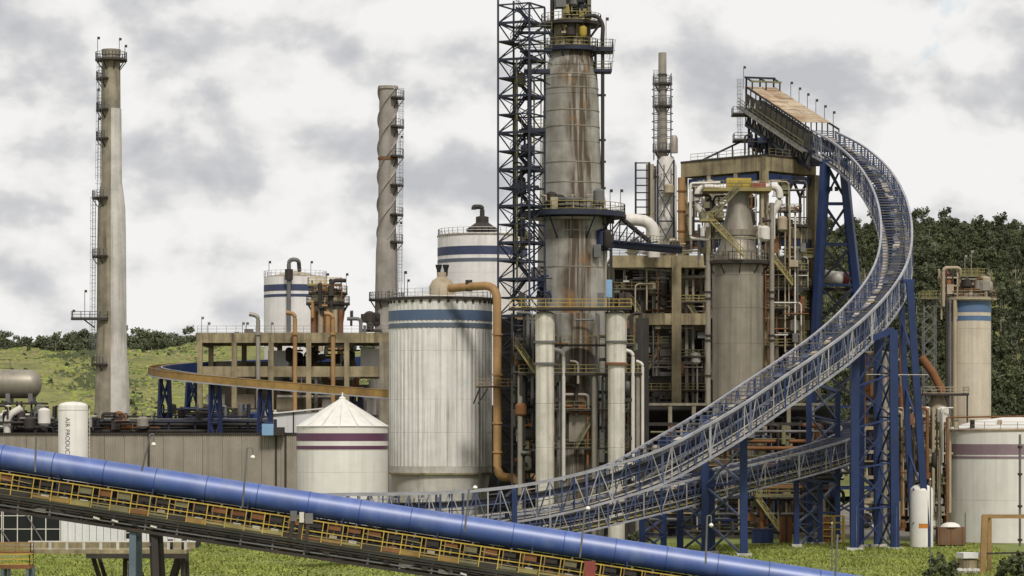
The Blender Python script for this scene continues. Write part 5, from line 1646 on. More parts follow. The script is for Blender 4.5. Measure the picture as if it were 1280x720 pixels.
# ------------------------------------------------------------------ second vessel with cone shoulder
d = 300
cx, Yt = PX(922, d), 1.5 * d
t = thing('digester', 'dull metal digester vessel with pale cone shoulder and ring platform, right centre', 'vessel', (cx, Yt, 0))
segs = [(660, 31), (520, 31), (430, 31.5), (386, 31.5), (345, 32), (326, 31)]
for (ya, ra), (yb, rb) in zip(segs, segs[1:]):
    za, zb = max(PZ(ya, d), 0), PZ(yb, d)
    lathe('shell_course', t, (cx, Yt, za), [(ML(ra, d) - .05, 0), (ML(ra, d), .05), (ML(rb, d), zb - za - .05), (ML(rb, d) - .05, zb - za)], GREYM, 48)
lathe('shoulder', t, (cx, Yt, PZ(326, d)), [(ML(31, d), 0), (ML(28, d), ML(10, d)), (ML(22, d), ML(20, d)), (ML(21, d), ML(26, d))], GREYM, 40)
lathe('cone', t, (cx + .1, Yt, PZ(300, d)), [(ML(21.5, d), 0), (ML(20.5, d), ML(10, d)), (ML(19, d), ML(16, d)), (ML(14, d), ML(42, d)), (ML(13, d), ML(62, d)), (0, ML(62, d))], PIPEG, 40)
lathe('cone_band', t, (cx + .1, Yt, PZ(291, d)), annulus(ML(20, d), ML(22.4, d), -.5, .4), GREYM, 40)
ring_platform(t, (cx, Yt), PZ(327, d), ML(31, d), ML(42, d), DARK, OLIVE, n=36, th=.5, brackets=10, h=1.3)
mb = MB()
for p in circle_pts((cx, Yt), ML(42, d), PZ(327, d), math.pi, 2 * math.pi, 14):
    mb.bar(p, p + V((0, 0, 3.4)), .13)
mb.build('cage_posts', GREYS, t)
lathe('cage_hoop', t, (cx, Yt, PZ(327, d) + 3.4), annulus(ML(41.4, d), ML(42.6, d), -.1, .1), OLIVE, 36)
rect_platform(t, PX(878, d), PX(962, d), Yt - 3.5, Yt + 2, PZ(237, d), YELLD, YELLD, .5)
box('hatch_house', t, (PX(922, d), Yt - 2, PZ(231, d)), (ML(30, d), 2.2, 1.6), YELLOW)
box('red_guard', t, (PX(946, d), Yt - 3.2, PZ(235, d)), (ML(18, d), .5, 1.2), RED)
stair(t, (PX(926, d), Yt - 6.2, PZ(324, d)), (PX(882, d), Yt - 6.2, PZ(278, d)), 1.0, YELLD)
stair(t, (PX(884, d), Yt - 5.2, PZ(278, d)), (PX(922, d), Yt - 4.2, PZ(238, d)), .8, OLIVE)
rect_platform(t, PX(872, d), PX(890, d), Yt - 6.8, Yt - 3.6, PZ(278, d), YELLD, YELLD, .3)
for px, pa, pb, mm in ((884, 326, 660, PIPEG), (963, 255, 660, PIPEG), (884, 285, 326, BEIGE)):
    rod('riser', t, (PX(px, d), Yt - 2.4, max(PZ(pb, d), 0)), (PX(px, d), Yt - 2.4, PZ(pa, d)), ML(3.1, d), mm, 14)
for px in (884, 963):
    for py in (366, 374, 420, 426, 470):
        lathe('riser_flange', t, (PX(px, d), Yt - 2.4, PZ(py, d)), annulus(ML(2.8, d), ML(4.4, d), -.14, .14), DARK, 14)
tube('white_loop_pipe', t, [P(898, 231, d) - V((0, 4, 0)), P(861, 232, d) - V((0, 4, 0)), P(861, 300, d) - V((0, 4, 0)), P(884, 302, d) - V((0, 4, 0))], ML(1.7, d), PIPEW, 10, .5)
tube('white_duct', t, [P(940, 236, d) - V((0, 2, 0)), P(972, 234, d) - V((0, 2, 0)), P(974, 254, d) - V((0, 2, 0)), P(963, 268, d) - V((0, 2, 0)), P(963, 300, d) - V((0, 2, 0))], ML(4.6, d), PIPEW, 14, 2.0)
tube('white_duct', t, [P(900, 236, d) - V((0, 1, 0)), P(872, 234, d) - V((0, 1, 0)), P(870, 258, d) - V((0, 1, 0)), P(884, 275, d) - V((0, 1, 0)), P(884, 290, d) - V((0, 1, 0))], ML(4.2, d), PIPEW, 14, 2.0)
tube('pink_duct', t, [P(955, 238, d) - V((0, 0, 0)), P(955, 290, d)], ML(6, d), BEIGE, 14)
clutter(t, PX(944, d), PX(962, d), Yt - 3.5, Yt + 1, PZ(325, d), PZ(245, d), 14, 99, [DARK, BEIGE, PIPEW, GREYS], .3)
clutter(t, PX(868, d), PX(904, d), Yt - 3, Yt + 1, PZ(325, d), PZ(245, d), 22, 100, [DARK, BEIGE, OLIVE, GREYS, DARK], .3)

# ------------------------------------------------------------------ the curving truss conveyor
trace = [(380, 619), (480, 617.5), (560, 616), (640, 609), (700, 598.5), (750, 586), (800, 568), (850, 541), (900, 512), (950, 478.5), (1000, 445), (1050, 408), (1090, 368),
         (1114, 330), (1121, 290), (1114, 248), (1093, 210), (1060, 180), (1030, 164), (985, 137), (950, 112)]
dense = catmull([V((x, y, 0)) for x, y in trace], 12)
YY = 335.0
def at(p, Y): return V(((p.x - 640) * Y / F, Y, EYE + (HY - p.y) * Y / F))
path = [at(dense[0], YY)]
ids = [0.0]
for k in range(1, len(dense)):
    sl_ = .36 * min(max((k / 12 - 1.5) / 4.0, 0), 1)          # gradient of the belt
    best = None
    for j in range(0, 800):
        Y = YY + j * .02
        q = at(dense[k], Y)
        l_ = math.hypot(q.x - path[-1].x, q.y - path[-1].y)
        e = abs(q.z - path[-1].z - sl_ * l_)
        if best is None or e < best[0]:
            best = (e, Y, q)
    YY = best[1]
    path.append(best[2])
cut = 18 * 12
truss_path = resample(path[:cut + 1], 1.5)
head_path = resample(path[cut:], 2.0)
# smooth the solved depth a little
for _ in range(6):
    truss_path = [truss_path[0]] + [(a + b * 2 + c_) / 4 for a, b, c_ in zip(truss_path, truss_path[1:], truss_path[2:])] + [truss_path[-1]]
def truss_gallery(parent, pts, wd, dp, chord=.30, post_m=None, rung_every=1, floor_m=None, walk=True, seedling=1):
    sd_ = sides(pts)
    dn = V((0, 0, -1))
    sq = lambda a, b: [(-a / 2, -b / 2), (a / 2, -b / 2), (a / 2, b / 2), (-a / 2, b / 2)]
    post_m = post_m or TRUSS
    for s_ in (-1, 1):
        top = [p + q * s_ * wd / 2 for p, q in zip(pts, sd_)]
        bot = [p + dn * dp for p in top]
        sweep('top_chord', parent, top, sq(chord, chord), CHORD)
        sweep('bottom_chord', parent, bot, sq(chord, chord * .9), CHORD)
        sweep('mid_rail', parent, [p + dn * dp * .42 for p in top], sq(.1, .12), TRUSS)
        sweep('mid_rail', parent, [p + dn * dp * .70 for p in top], sq(.09, .1), PALED)
        for i in range(len(pts)):
            bar('post', parent, top[i], bot[i], .15 if i % 6 else .28, (post_m, CHORD, post_m, BLUE, post_m)[i % 5])
            if i + 1 < len(pts):
                if i % 2:
                    bar('diagonal', parent, top[i], bot[i + 1], .11, CHORD if i % 3 else TRUSS)
                else:
                    bar('diagonal', parent, bot[i], top[i + 1], .11, TRUSS if i % 3 else CHORD)
    for i in range(0, len(pts)):
        a, b = pts[i] - sd_[i] * wd / 2, pts[i] + sd_[i] * wd / 2
        bar('top_cross_beam', parent, a, b, .13, TRUSS if i % 3 else GREYS)
        bar('bottom_cross_beam', parent, a + dn * dp, b + dn * dp, .18, BLUE)
        bar('idler', parent, pts[i] - sd_[i] * .8 + dn * 1.25, pts[i] + sd_[i] * .8 + dn * 1.25, .18, DARK)
    sweep('belt', parent, [p + dn * 1.1 + q * .3 for p, q in zip(pts, sd_)], [(-.7, -.04), (.7, -.04), (.7, .04), (-.7, .04)], BELT)
    sweep('return_belt', parent, [p + dn * 2.2 + q * .3 for p, q in zip(pts, sd_)], [(-.6, -.03), (.6, -.03), (.6, .03), (-.6, .03)], BELT)
    for s_ in (-1, 1):
        sweep('stringer', parent, [p + dn * 1.5 + q * (.3 + s_ * .85) for p, q in zip(pts, sd_)], [(-.05, -.3), (.05, -.3), (.05, .3), (-.05, .3)], DARKN)
    sweep('shade_plate', parent, [p + dn * (dp - .1) for p in pts], [(-wd * .24, -.03), (wd * .24, -.03), (wd * .24, .03), (-wd * .24, .03)], DARKN)  # dark plate added to block light and darken the truss belly
    if walk:
        sweep('walkway', parent, [p + dn * (dp - .35) + q * (wd * .36) for p, q in zip(pts, sd_)], [(-.4, -.05), (.4, -.05), (.4, .05), (-.4, .05)], floor_m or PALED)
        sweep('walkway', parent, [p + dn * (dp - .35) - q * (wd * .36) for p, q in zip(pts, sd_)], [(-.4, -.05), (.4, -.05), (.4, .05), (-.4, .05)], floor_m or PALED)
        for i in range(len(pts) - 1):
            if rng.random() < .62:
                dx_ = rng.uniform(-.25, .35)
                bar('belt_cover', parent, pts[i] + dn * .62 + sd_[i] * dx_, pts[i + 1] + dn * .62 + sd_[i + 1] * dx_, rng.uniform(.35, 1.0), (PALED, PALED, GREYS, BEIGE, TRUSS)[int(rng.random() * 5)], .08)
    for i in range(0, len(pts), 2):
        bar('hanger', parent, pts[i] + dn * .5, pts[i] + dn * 2.3, .12, TRUSS)
t = thing('truss_conveyor', 'great curving blue-grey truss conveyor sweeping up to the conveyor head', 'conveyor', (truss_path[0].x, truss_path[0].y, 0))
WD = 4.5
truss_gallery(t, truss_path, WD, 4.2)

# conveyor head house with tan roof
hp = head_path
hs = sides(hp)
t = thing('head_gallery', 'enclosed conveyor head gallery with tan sheet roof on top of the concrete frame', 'gallery', (hp[-1].x, hp[-1].y, PZ(195, 330)))
HW = 5.4
n = len(hp)
dn = V((0, 0, -1))
L0, L1 = hp[0], hp[-1]
axh = (L1 - L0)
LH = axh.length
ah = axh.normalized()
sh = V((ah.y, -ah.x, 0)).normalized()
def hpt(s_, side, upz): return L0 + ah * (s_ * LH) + sh * side + V((0, 0, upz))
nr = 9
for i in range(nr):
    a, b = .12 + .86 * i / nr, .12 + .86 * (i + 1) / nr - .008
    for k in (0, 1):
        x0 = -HW / 2 + HW / 2 * k
        p0, p1 = hpt(a, x0 + HW / 4, .6 + .03 * ((i + k) % 2)), hpt(b, x0 + HW / 4, .6 + .03 * ((i + k) % 2))
        bar('roof_sheet', t, p0, p1, HW / 2 - .04, TAN, .08)
for s_ in (-1, 1):
    bar('eave_beam', t, hpt(0, s_ * HW / 2, .4), hpt(1, s_ * HW / 2, .4), .25, DARK)
    bar('floor_beam', t, hpt(-.02, s_ * HW / 2, -3.4), hpt(1, s_ * HW / 2, -3.4), .35, DARKN, .5)
    bar('bottom_beam', t, hpt(-.02, s_ * HW / 2, -6.3), hpt(1, s_ * HW / 2, -6.3), .4, DARKN, .5)
    for i in range(13):
        a = i / 12
        bar('post', t, hpt(a, s_ * HW / 2, -6.3), hpt(a, s_ * HW / 2, .4), .2, DARK)
        if i < 12:
            bar('diagonal', t, hpt(a, s_ * HW / 2, -6.3 if i % 2 else -3.4), hpt((i + 1) / 12, s_ * HW / 2, -3.4 if i % 2 else -6.3), .17, DARKN)
            if s_ < 0:
                bar('mesh_panel', t, hpt(a + .008, -HW / 2 - .12, -1.6), hpt(a + .075, -HW / 2 - .12, -1.6), .05, OLIVED, 1.9)
                bar('side_sheet', t, hpt(a + .008, -HW / 2 + .15, -5.0), hpt(a + .075, -HW / 2 + .15, -5.0), .05, OLIVED if i % 4 else GREYS, 2.2)
bar('floor', t, hpt(0, 0, -3.4), hpt(1, 0, -3.4), HW - .3, DARK, .2)
bar('soffit', t, hpt(.05, 0, -6.2), hpt(1, 0, -6.2), HW - .5, DARKN, .15)
bar('belt', t, hpt(0, 0, -1.9), hpt(1, 0, -1.9), 1.4, BELT, .1)
for up_ in (-2.0, -2.6, -3.1):
    bar('walkway_rail', t, hpt(0, -HW / 2 - 1.1, up_ + .2), hpt(1.03, -HW / 2 - 1.1, up_ + .2), .09, OLIVE)
bar('side_walkway', t, hpt(0, -HW / 2 - .6, -3.5), hpt(1.05, -HW / 2 - .6, -3.5), 1.1, GREYS, .16)
bar('side_walkway_edge', t, hpt(0, -HW / 2 - 1.15, -3.55), hpt(1.05, -HW / 2 - 1.15, -3.55), .12, PIPEG, .3)
for i in range(15):
    bar('walkway_post', t, hpt(i / 14, -HW / 2 - 1.1, -3.4), hpt(i / 14, -HW / 2 - 1.1, -1.8), .09, OLIVE)
# hoist frame at the very top
for s_ in (-2.6, 0, 2.6):
    bar('hoist_post', t, hpt(1, s_, -3), hpt(1, s_, 2.0), .3, BLACK)
    bar('hoist_post', t, hpt(.9, s_, .5), hpt(.9, s_, 2.0), .25, BLACK)
    bar('hoist_beam', t, hpt(.9, s_, 2.0), hpt(1.02, s_, 2.0), .25, BLACK)
bar('hoist_beam', t, hpt(1, -2.9, 2.05), hpt(1, 2.9, 2.05), .32, BLACK)
bar('hoist_beam', t, hpt(.9, -2.9, 2.05), hpt(.9, 2.9, 2.05), .3, OLIVE)
rect_platform(t, hpt(1, -HW / 2, 0).x - 2.4, hpt(1, -HW / 2, 0).x + .5, hpt(1, 0, 0).y - 3, hpt(1, 0, 0).y + 1.5, hpt(1, 0, -4.4).z, DARK, GREYS, .3)
rect_platform(t, hpt(1, -HW / 2, 0).x - 2.2, hpt(1, -HW / 2, 0).x + .5, hpt(1, 0, 0).y - 3, hpt(1, 0, 0).y + 1.5, hpt(1, 0, -9.0).z, DARK, GREYS, .3)
ladder(t, hpt(1, -HW / 2 - 1.2, -9), hpt(1, -HW / 2 - 1.2, 1.6), GREYS)
floodlight_pole(t, hpt(1, -HW / 2 - .4, 0), 3.8)
for k in range(6):
    floodlight_pole(t, hpt(.75 - k * .13, HW / 2 + .2, .4), 2.6 - .1 * k)
# steel legs from the gallery down to the concrete frame roof
zr_ = zT + .05
for i in range(6):
    a = .42 + i * .115
    for s_ in (-2.2, 2.2):
        top = hpt(a, s_, -6.5)
        if top.z > zr_ + .3:
            bar('support_leg', t, V((top.x, top.y, zr_ - .2)), top, .35, NAVY if i % 2 else DARK)
            if i < 5:
                nt = hpt(a + .115, s_, -6.5)
                bar('support_brace', t, V((top.x, top.y, zr_)), nt, .22, DARKN)
    top1, top2 = hpt(a, -2.2, -6.5), hpt(a, 2.2, -6.5)
    bar('support_brace', t, V((top1.x, top1.y, zr_)), top2, .2, DARKN)
clutter(t, hpt(1, -2, 0).x - 2, hpt(.4, 2, 0).x, hpt(.5, 0, 0).y, hpt(1, 0, 0).y, zr_, zr_ + 5.5, 40, 77, [DARKN, DARK, NAVY, DARK], .2)
q = hpt(1, -3, -9)
bar('raker', t, V((q.x - 10.5, q.y - 2, zr_)), q, .35, DARKN)
for k in (.3, .55, .8):
    m_ = V((q.x - 10.5, q.y - 2, zr_)).lerp(q, k)
    bar('raker_post', t, V((m_.x, m_.y, zr_)), m_, .25, DARKN)

# ------------------------------------------------------------------ lower looping truss conveyor on the right
pts_ = [P(600, 647, 236), P(700, 634, 241), P(800, 612, 247), P(900, 587.5, 254), P(980, 568, 261), P(1035, 553, 269), P(1062, 542, 278), P(1066, 533.5, 287), P(1045, 527.5, 296), P(1000, 523, 303), P(955, 519, 307), P(890, 514, 311)]
lp2 = resample(catmull(pts_), 1.6)
t = thing('lower_loop_conveyor', 'lower truss conveyor looping back behind the blue trestle, right centre', 'conveyor', (lp2[0].x, lp2[0].y, 0))
truss_gallery(t, lp2, 3.6, 3.4, .26, floor_m=YELLD)
ls = sides(lp2)
h0 = len(lp2) * 60 // 100
sweep('rust_liner', t, [p + q * 1.5 - V((0, 0, 1.3)) for p, q in zip(lp2[h0:], ls[h0:])], [(-.04, -1.0), (.04, -1.0), (.04, .6), (-.04, .6)], ORANGE)

# ------------------------------------------------------------------ blue trestles and posts under the truss conveyors
def near_path(pts, px):
    return min(pts, key=lambda p: abs((640 + p.x * F / p.y) - px))
GT = 'blue trestles under the truss conveyors'
Yq = 474.0
t = thing('tall_trestle', 'tall splayed blue trestle under the top of the curving conveyor', 'trestle', (PX(1050, Yq / 1.5), Yq, 0), GT)
dd = Yq / 1.5
gy = 540 + 16 * 2388 / dd
legs = [(V((PX(1004, dd), Yq - 3, 0)), V((PX(1031, dd), Yq, PZ(205, dd)))), (V((PX(1104, dd), Yq - 3, 0)), V((PX(1054, dd), Yq, PZ(205, dd)))),
        (V((PX(1106, dd), Yq + 9, 0)), V((PX(1058, dd), Yq + 4, PZ(200, dd)))), (V((PX(1012, dd), Yq + 9, 0)), V((PX(1036, dd), Yq + 4, PZ(200, dd))))]
trestle(t, legs, 9, 1.15, .3, BLUE, DARKN, faces=[(0, 1), (2, 3)])
for a in (1, 2):
    f0, h0_ = legs[1]
    f1, h1_ = legs[2]
bar('cap_beam', t, legs[0][1] + V((-.4, 0, .3)), legs[1][1] + V((.4, 0, .3)), .9, BLUE)
bar('cap_beam', t, legs[3][1] + V((-.4, 0, .3)), legs[2][1] + V((.4, 0, .3)), .8, BLUE)
for px in (1038, 1045):
    box('lamp_box', t, (PX(px, dd), Yq - .6, PZ(236.5, dd)), (.55, .5, .7), BLACK)

Yq = 386.0
dd = Yq / 1.5
t = thing('four_leg_trestle', 'broad four-legged blue trestle under the curving conveyor bend', 'trestle', (PX(1093, dd), Yq + 4, 0), GT)
legs = [(V((PX(1068, dd), Yq, 0)), V((PX(1069, dd), Yq, PZ(432, dd)))), (V((PX(1120, dd), Yq + 1, 0)), V((PX(1118, dd), Yq + 1, PZ(412, dd)))),
        (V((PX(1112, dd), Yq + 12, 0)), V((PX(1111, dd), Yq + 12, PZ(408, dd)))), (V((PX(1087, dd), Yq + 11, 0)), V((PX(1088, dd), Yq + 11, PZ(420, dd))))]
trestle(t, legs, 5, 1.1, .22, BLUE, NAVY, faces=[(0, 1), (1, 2), (0, 3)])
bar('cap_beam', t, legs[0][1], legs[1][1], .8, BLUE)
for px in (1070, 1120):
    bar('stiffener', t, (PX(px, dd), Yq - .6, .5), (PX(px, dd), Yq - .6, 6), .1, TRUSS)
rod('cable', t, P(1083, 468, dd), P(1160, 468.5, 262), .05, PIPEW, 6)
Yq = 398.0
dd = Yq / 1.5
t = thing('raking_post', 'single raking blue post at the outer edge of the conveyor bend', 'post', (PX(1158, dd), Yq, 0), GT)
bar('post', t, (PX(1159, dd), Yq, 0), (PX(1137, dd), Yq, PZ(352, dd)), .95, BLUE)
bar('rear_post', t, (PX(1152, dd), Yq + 8, 0), (PX(1135, dd), Yq + 8, PZ(350, dd)), .8, BLUE)
for k in (.2, .45, .7):
    a = V((PX(1159, dd), Yq, 0)).lerp(V((PX(1137, dd), Yq, PZ(352, dd))), k)
    b = V((PX(1152, dd), Yq + 8, 0)).lerp(V((PX(1135, dd), Yq + 8, PZ(350, dd))), k + .15)
    bar('brace', t, a, b, .25, BLUE)
box('cap_plate', t, (PX(1136, dd), Yq + 1, PZ(351, dd)), (1.6, 2.4, .4), BLUE)
for a, b in ((632, 610), (632, 655)):
    bar('brace', t, P(1157, a, dd), P(1141, b, dd), .14, BLUE)
# portal posts along the rise
def portal(label, px, topy, Y, wl, spread, nlev=3):
    dd_ = Y / 1.5
    tt = thing('portal_trestle', label, 'trestle', (PX(px, dd_), Y, 0), GT)
    a = (V((PX(px, dd_), Y, 0)), V((PX(px - 1, dd_), Y, PZ(topy, dd_))))
    b = (V((PX(px - spread, dd_), Y + 7, 0)), V((PX(px - spread, dd_), Y + 7, PZ(topy + 10, dd_))))
    trestle(tt, [a, b], nlev, wl, .26, BLUE, TRUSS)
    bar('head_beam', tt, a[1], b[1], .5, BLUE)
    return tt
portal('blue portal trestle whose front post cuts across the truss side', 930, 512, 368, .95, 44, 4)
portal('short blue portal trestle left of the tall front post', 890, 588, 376, .85, 36, 3)
portal('slim blue portal trestle below the lower loop, right of the green stair', 996, 596, 398, .7, -36, 3)
portal('dark blue portal trestle in shade under the middle of the truss', 803, 620, 380, .8, -30, 3)
portal('tall blue portal trestle rising behind the truss rise', 1012, 478, 405, .75, -42, 5)
portal('blue post pair right at the foot of the truss bend', 644, 613, 341, .6, 10, 3)
# truss end frame: heavier double post where two trusses meet
# ------------------------------------------------------------------ dark plant floor under the conveyors
d = 292
t = thing('pump_floor', 'shaded ground-level pump floor and pipework beneath the truss conveyors', 'structure', P(900, 540 + 16 * 2388 / d, d))
Yb = 1.5 * d
clutter(t, PX(690, d), PX(1050, d), Yb - 10, Yb + 6, .4, 9, 150, 111, [DARK, GREYS, DARK, RUST, NAVY, OLIVE, BEIGE], .4)
clutter(t, PX(800, d), PX(1060, d), Yb - 4, Yb + 6, 8, 17, 90, 112, [DARK, GREYS, DARK, RUST, NAVY, OLIVE, BEIGE], .4)
box('roof_slab', t, ((PX(645, d) + PX(1058, d)) / 2, Yb + 12, PZ(505, d)), (ML(413, d), 14, .4), CONC_B)
box('rear_shade_panel', t, ((PX(600, d) + PX(1058, d)) / 2, Yb + 20, PZ(505, d) / 2), (ML(458, d), .3, PZ(505, d)), WALLD)  # dark panel, its colour carries the shade under the conveyors
for px in range(690, 1060, 30):
    bar('column', t, (PX(px, d), Yb + 5.4, 0), (PX(px, d), Yb + 5.4, PZ(506, d)), .6, CONC_B)
for py in (530, 560, 595):
    bar('girder', t, (PX(650, d), Yb + 5.2, PZ(py, d)), (PX(1058, d), Yb + 5.2, PZ(py, d)), .35, DARK, .5)
stair(t, (PX(938, d), Yb - 11, PZ(622, d)), (PX(965, d), Yb - 11, PZ(660, d)), 1.0, YELLD)
rect_platform(t, PX(936, d), PX(992, d), Yb - 11, Yb - 8, PZ(617, d), OLIVE, YELLD, .3)
for px in (945, 966, 988):
    bar('platform_post', t, (PX(px, d), Yb - 9, 0), (PX(px, d), Yb - 9, PZ(617, d)), .25, OLIVE)
t = thing('yellow_stair_cage', 'yellow framed ladder cage standing at the foot of the blue trestle', 'cage', P(1042, 683, 270))
x0, x1, z1 = PX(1028, 270), PX(1055, 270), PZ(645, 270)
for x in (x0, (x0 + x1) / 2 + .2, x1):
    for dy in (0, 1.6):
        bar('post', t, (x, 405 + dy, 0), (x, 405 + dy, z1), .2, YELLOW)
for k in range(5):
    z = .3 + (z1 - .3) * k / 4
    for dy in (0, 1.6):
        bar('rail', t, (x0, 405 + dy, z), (x1, 405 + dy, z), .14, YELLOW)
box('panel', t, (x0 + .7, 405.3, z1 / 2), (1.1, .2, z1 * .85), RUST)
t = thing('blue_skip', 'dull blue skip box on the grass below the yellow stair', 'skip', P(953, 680, 272))
box('body', t, (PX(953, 272), 408, 1.15), (ML(26, 272), 2, 1.9), BLUE)
for px in (944, 953, 962):
    box('rib', t, (PX(px, 272), 406.92, 1.15), (.14, .16, 1.9), NAVY)
box('rim', t, (PX(953, 272), 408, 2.15), (ML(27, 272), 2.2, .16), NAVY)
t = thing('brown_tank_box', 'rust-brown box tank beside the slim blue post', 'tank', P(984, 682, 274))
box('body', t, (PX(982, 274), 411, 2.0), (ML(14, 274), 2, 4.0), RUST)
box('lid', t, (PX(982, 274), 411, 4.1), (ML(15, 274), 2.2, .2), DARK)
box('rib', t, (PX(982, 274), 409.95, 2.0), (.2, .14, 3.8), DARK)

# ------------------------------------------------------------------ right-hand silo with tan dome
d = 330
cx, Yt, r = PX(1212, d), 1.5 * d, ML(26.5, d)
t = thing('domed_silo', 'tall cream silo with tan dome and blue bands at the right', 'silo', (cx, Yt, 0))
zz = [0, PZ(520, d), PZ(455, d), PZ(412, d), PZ(372, d)]
for a, b in zip(zz, zz[1:]):
    lathe('shell_course', t, (cx, Yt, a), [(r - .05, 0), (r, .04), (r, b - a - .04), (r - .05, b - a)], BEIGE if False else mat('cream_silo_paint', (0.56, 0.49, 0.38), .6, var=.14, streak=.5, streak_col=(.28, .21, .13), sx=1.3), 44)
lathe('dome', t, (cx, Yt, zz[-1]), [(r * .86, 0)] + [(r * .86 * math.cos(R(a)), r * .86 * 1.05 * math.sin(R(a))) for a in (12, 25, 40, 55, 70, 82)] + [(0, r * .9)], TAN, 40)
band(t, (cx, Yt), r, PZ(391, d), PZ(377, d), BLUE_R, 44)
band(t, (cx, Yt), r, PZ(401.5, d), PZ(395.5, d), BLUE_R, 44)
ring_platform(t, (cx, Yt), PZ(373, d), r - .3, r + .95, BEIGE, BEIGE, n=32, brackets=0)
tube('overhead_pipe', t, [(PX(1176, d), Yt - 3, PZ(384, d)), (PX(1176, d), Yt - 3, PZ(336, d)), (PX(1197, d), Yt - 3, PZ(336, d)), (PX(1197, d), Yt - 2, PZ(356, d))], ML(2.2, d), BEIGE, 12, .7)
for px in (1174, 1180, 1188, 1194):
    bar('frame_post', t, (PX(px, d), Yt - 2.6, PZ(400, d)), (PX(px, d), Yt - 2.6, PZ(340, d)), .25, BEIGE if px % 4 else DARK)
for py in (348, 358, 368, 378):
    bar('frame_beam', t, (PX(1172, d), Yt - 2.6, PZ(py, d)), (PX(1197, d), Yt - 2.6, PZ(py, d)), .25, BEIGE)
clutter(t, PX(1172, d), PX(1198, d), Yt - 2.4, Yt - .6, PZ(375, d), PZ(338, d), 14, 121, [RUST, BEIGE, DARK, RED], .25)
rect_platform(t, PX(1196, d), PX(1229, d), Yt - 3, Yt + 2, PZ(345, d), OLIVE, YELLD, .3)
ring_platform(t, (cx, Yt), PZ(384, d), r - .1, r + .7, DARK, BEIGE, R(120), R(215), 10, .2, 0)
clutter(t, PX(1196, d), PX(1240, d), Yt - r - .6, Yt - r + .4, PZ(374, d), PZ(346, d), 16, 122, [BEIGE, RUST, PIPEG, DARK], .16)
for px in (1205, 1222):
    bar('platform_leg', t, (PX(px, d), Yt, PZ(356, d)), (PX(px, d), Yt, PZ(344, d)), .25, OLIVE)
for px, h in ((1205, 3.2), (1213, 4.0), (1239, 2.6)):
    floodlight_pole(t, (PX(px, d), Yt - 1, PZ(344, d) if px < 1230 else PZ(373, d)), h, PIPEG if px < 1230 else DARK)
for px, rr_, mm in ((1190, 2.6, BEIGE), (1184, 1.6, GREYS), (1180, 2, DARK)):
    rod('downpipe', t, (PX(px, d), Yt - r * .75 - .4, 0), (PX(px, d), Yt - r * .75 - .4, PZ(376, d)), ML(rr_, d), mm)
# lattice hoist beside the silo
t = thing('hoist_mast', 'thin grey lattice hoist mast left of the domed silo', 'mast', P(1162, 520, 326))
for px in (1155, 1170):
    for dy in (0, 2):
        bar('leg', t, (PX(px, 326), 489 + dy, 0), (PX(px, 326), 489 + dy, PZ(372, 326)), .16, GREYS)
for k in range(10):
    pa, pb = 372 + k * 15, 387 + k * 15
    for dy in (0, 2):
        xbrace(t, V((PX(1155, 326), 489 + dy, PZ(pb, 326))), V((PX(1155, 326), 489 + dy, PZ(pa, 326))), V((PX(1170, 326), 489 + dy, PZ(pb, 326))), V((PX(1170, 326), 489 + dy, PZ(pa, 326))), .11, GREYS)
rect_platform(t, PX(1150, 326), PX(1172, 326), 488, 492, PZ(372, 326), OLIVE, YELLD, .3)
# cone hopper with inclined chute
d = 322
cx, Yt = PX(1172, d), 1.5 * d
t = thing('cone_hopper', 'beige cone hopper with railed deck and inclined rusty chute by the domed silo', 'hopper', (cx, Yt, 0))
lathe('hopper', t, (cx, Yt, PZ(540, d)), [(ML(17, d), -6), (ML(17, d), ML(12, d)), (ML(8, d), ML(46, d)), (0, ML(46, d))], BEIGE, 28)
rect_platform(t, PX(1150, d), PX(1208, d), Yt - 3, Yt + 3, PZ(492, d), DARK, BEIGE, .35)
tube('chute', t, [P(1151, 446, d), P(1166, 466, d), P(1178, 490, d)], ML(5.2, d), RUST, 14, .6)
for px in (1182, 1206, 1154):
    bar('leg', t, (PX(px, d), Yt - 2.6, 0), (PX(px, d), Yt - 2.6, PZ(492, d)), .25, DARK)
# dense pipe bank between the trestle and the right tank
d = 280
t = thing('pipe_bank', 'dense rusty pipe bank between the blue trestle and the right-hand tank', 'pipework', P(1150, 540 + 16 * 2388 / d, d))
clutter(t, PX(1122, d), PX(1186, d), 1.5 * d - 4, 1.5 * d + 6, 1, PZ(510, d), 170, 131, [RUST, BEIGE, DARK, PIPEG, BEIGE, PIPEW, OLIVE], .26)
clutter(t, PX(1072, d), PX(1130, d), 1.5 * d + 2, 1.5 * d + 10, 1, PZ(440, d), 110, 132, [DARK, BEIGE, PIPEG, GREYS, BEIGE, RUST], .35)
for px in (1124, 1146, 1168, 1184):
    bar('column', t, (PX(px, d), 1.5 * d + 3, 0), (PX(px, d), 1.5 * d + 3, PZ(515, d)), .5, BEIGE if px % 4 else DARK)
for py in (520, 535, 548, 565, 580, 597, 625, 648):
    bar('beam', t, (PX(1074, d), 1.5 * d + 2.8, PZ(py, d)), (PX(1186, d), 1.5 * d + 2.8, PZ(py, d)), .35, BEIGE if py % 2 else DARK, .5)
rod('mast_pipe', t, (PX(1106, d), 1.5 * d, 0), (PX(1106, d), 1.5 * d, PZ(440, d)), ML(3, d), PIPEG)
rod('mast_pipe', t, (PX(1128, 310), 465, 0), (PX(1128, 310), 465, PZ(400, 310)), ML(5, d), RUST)

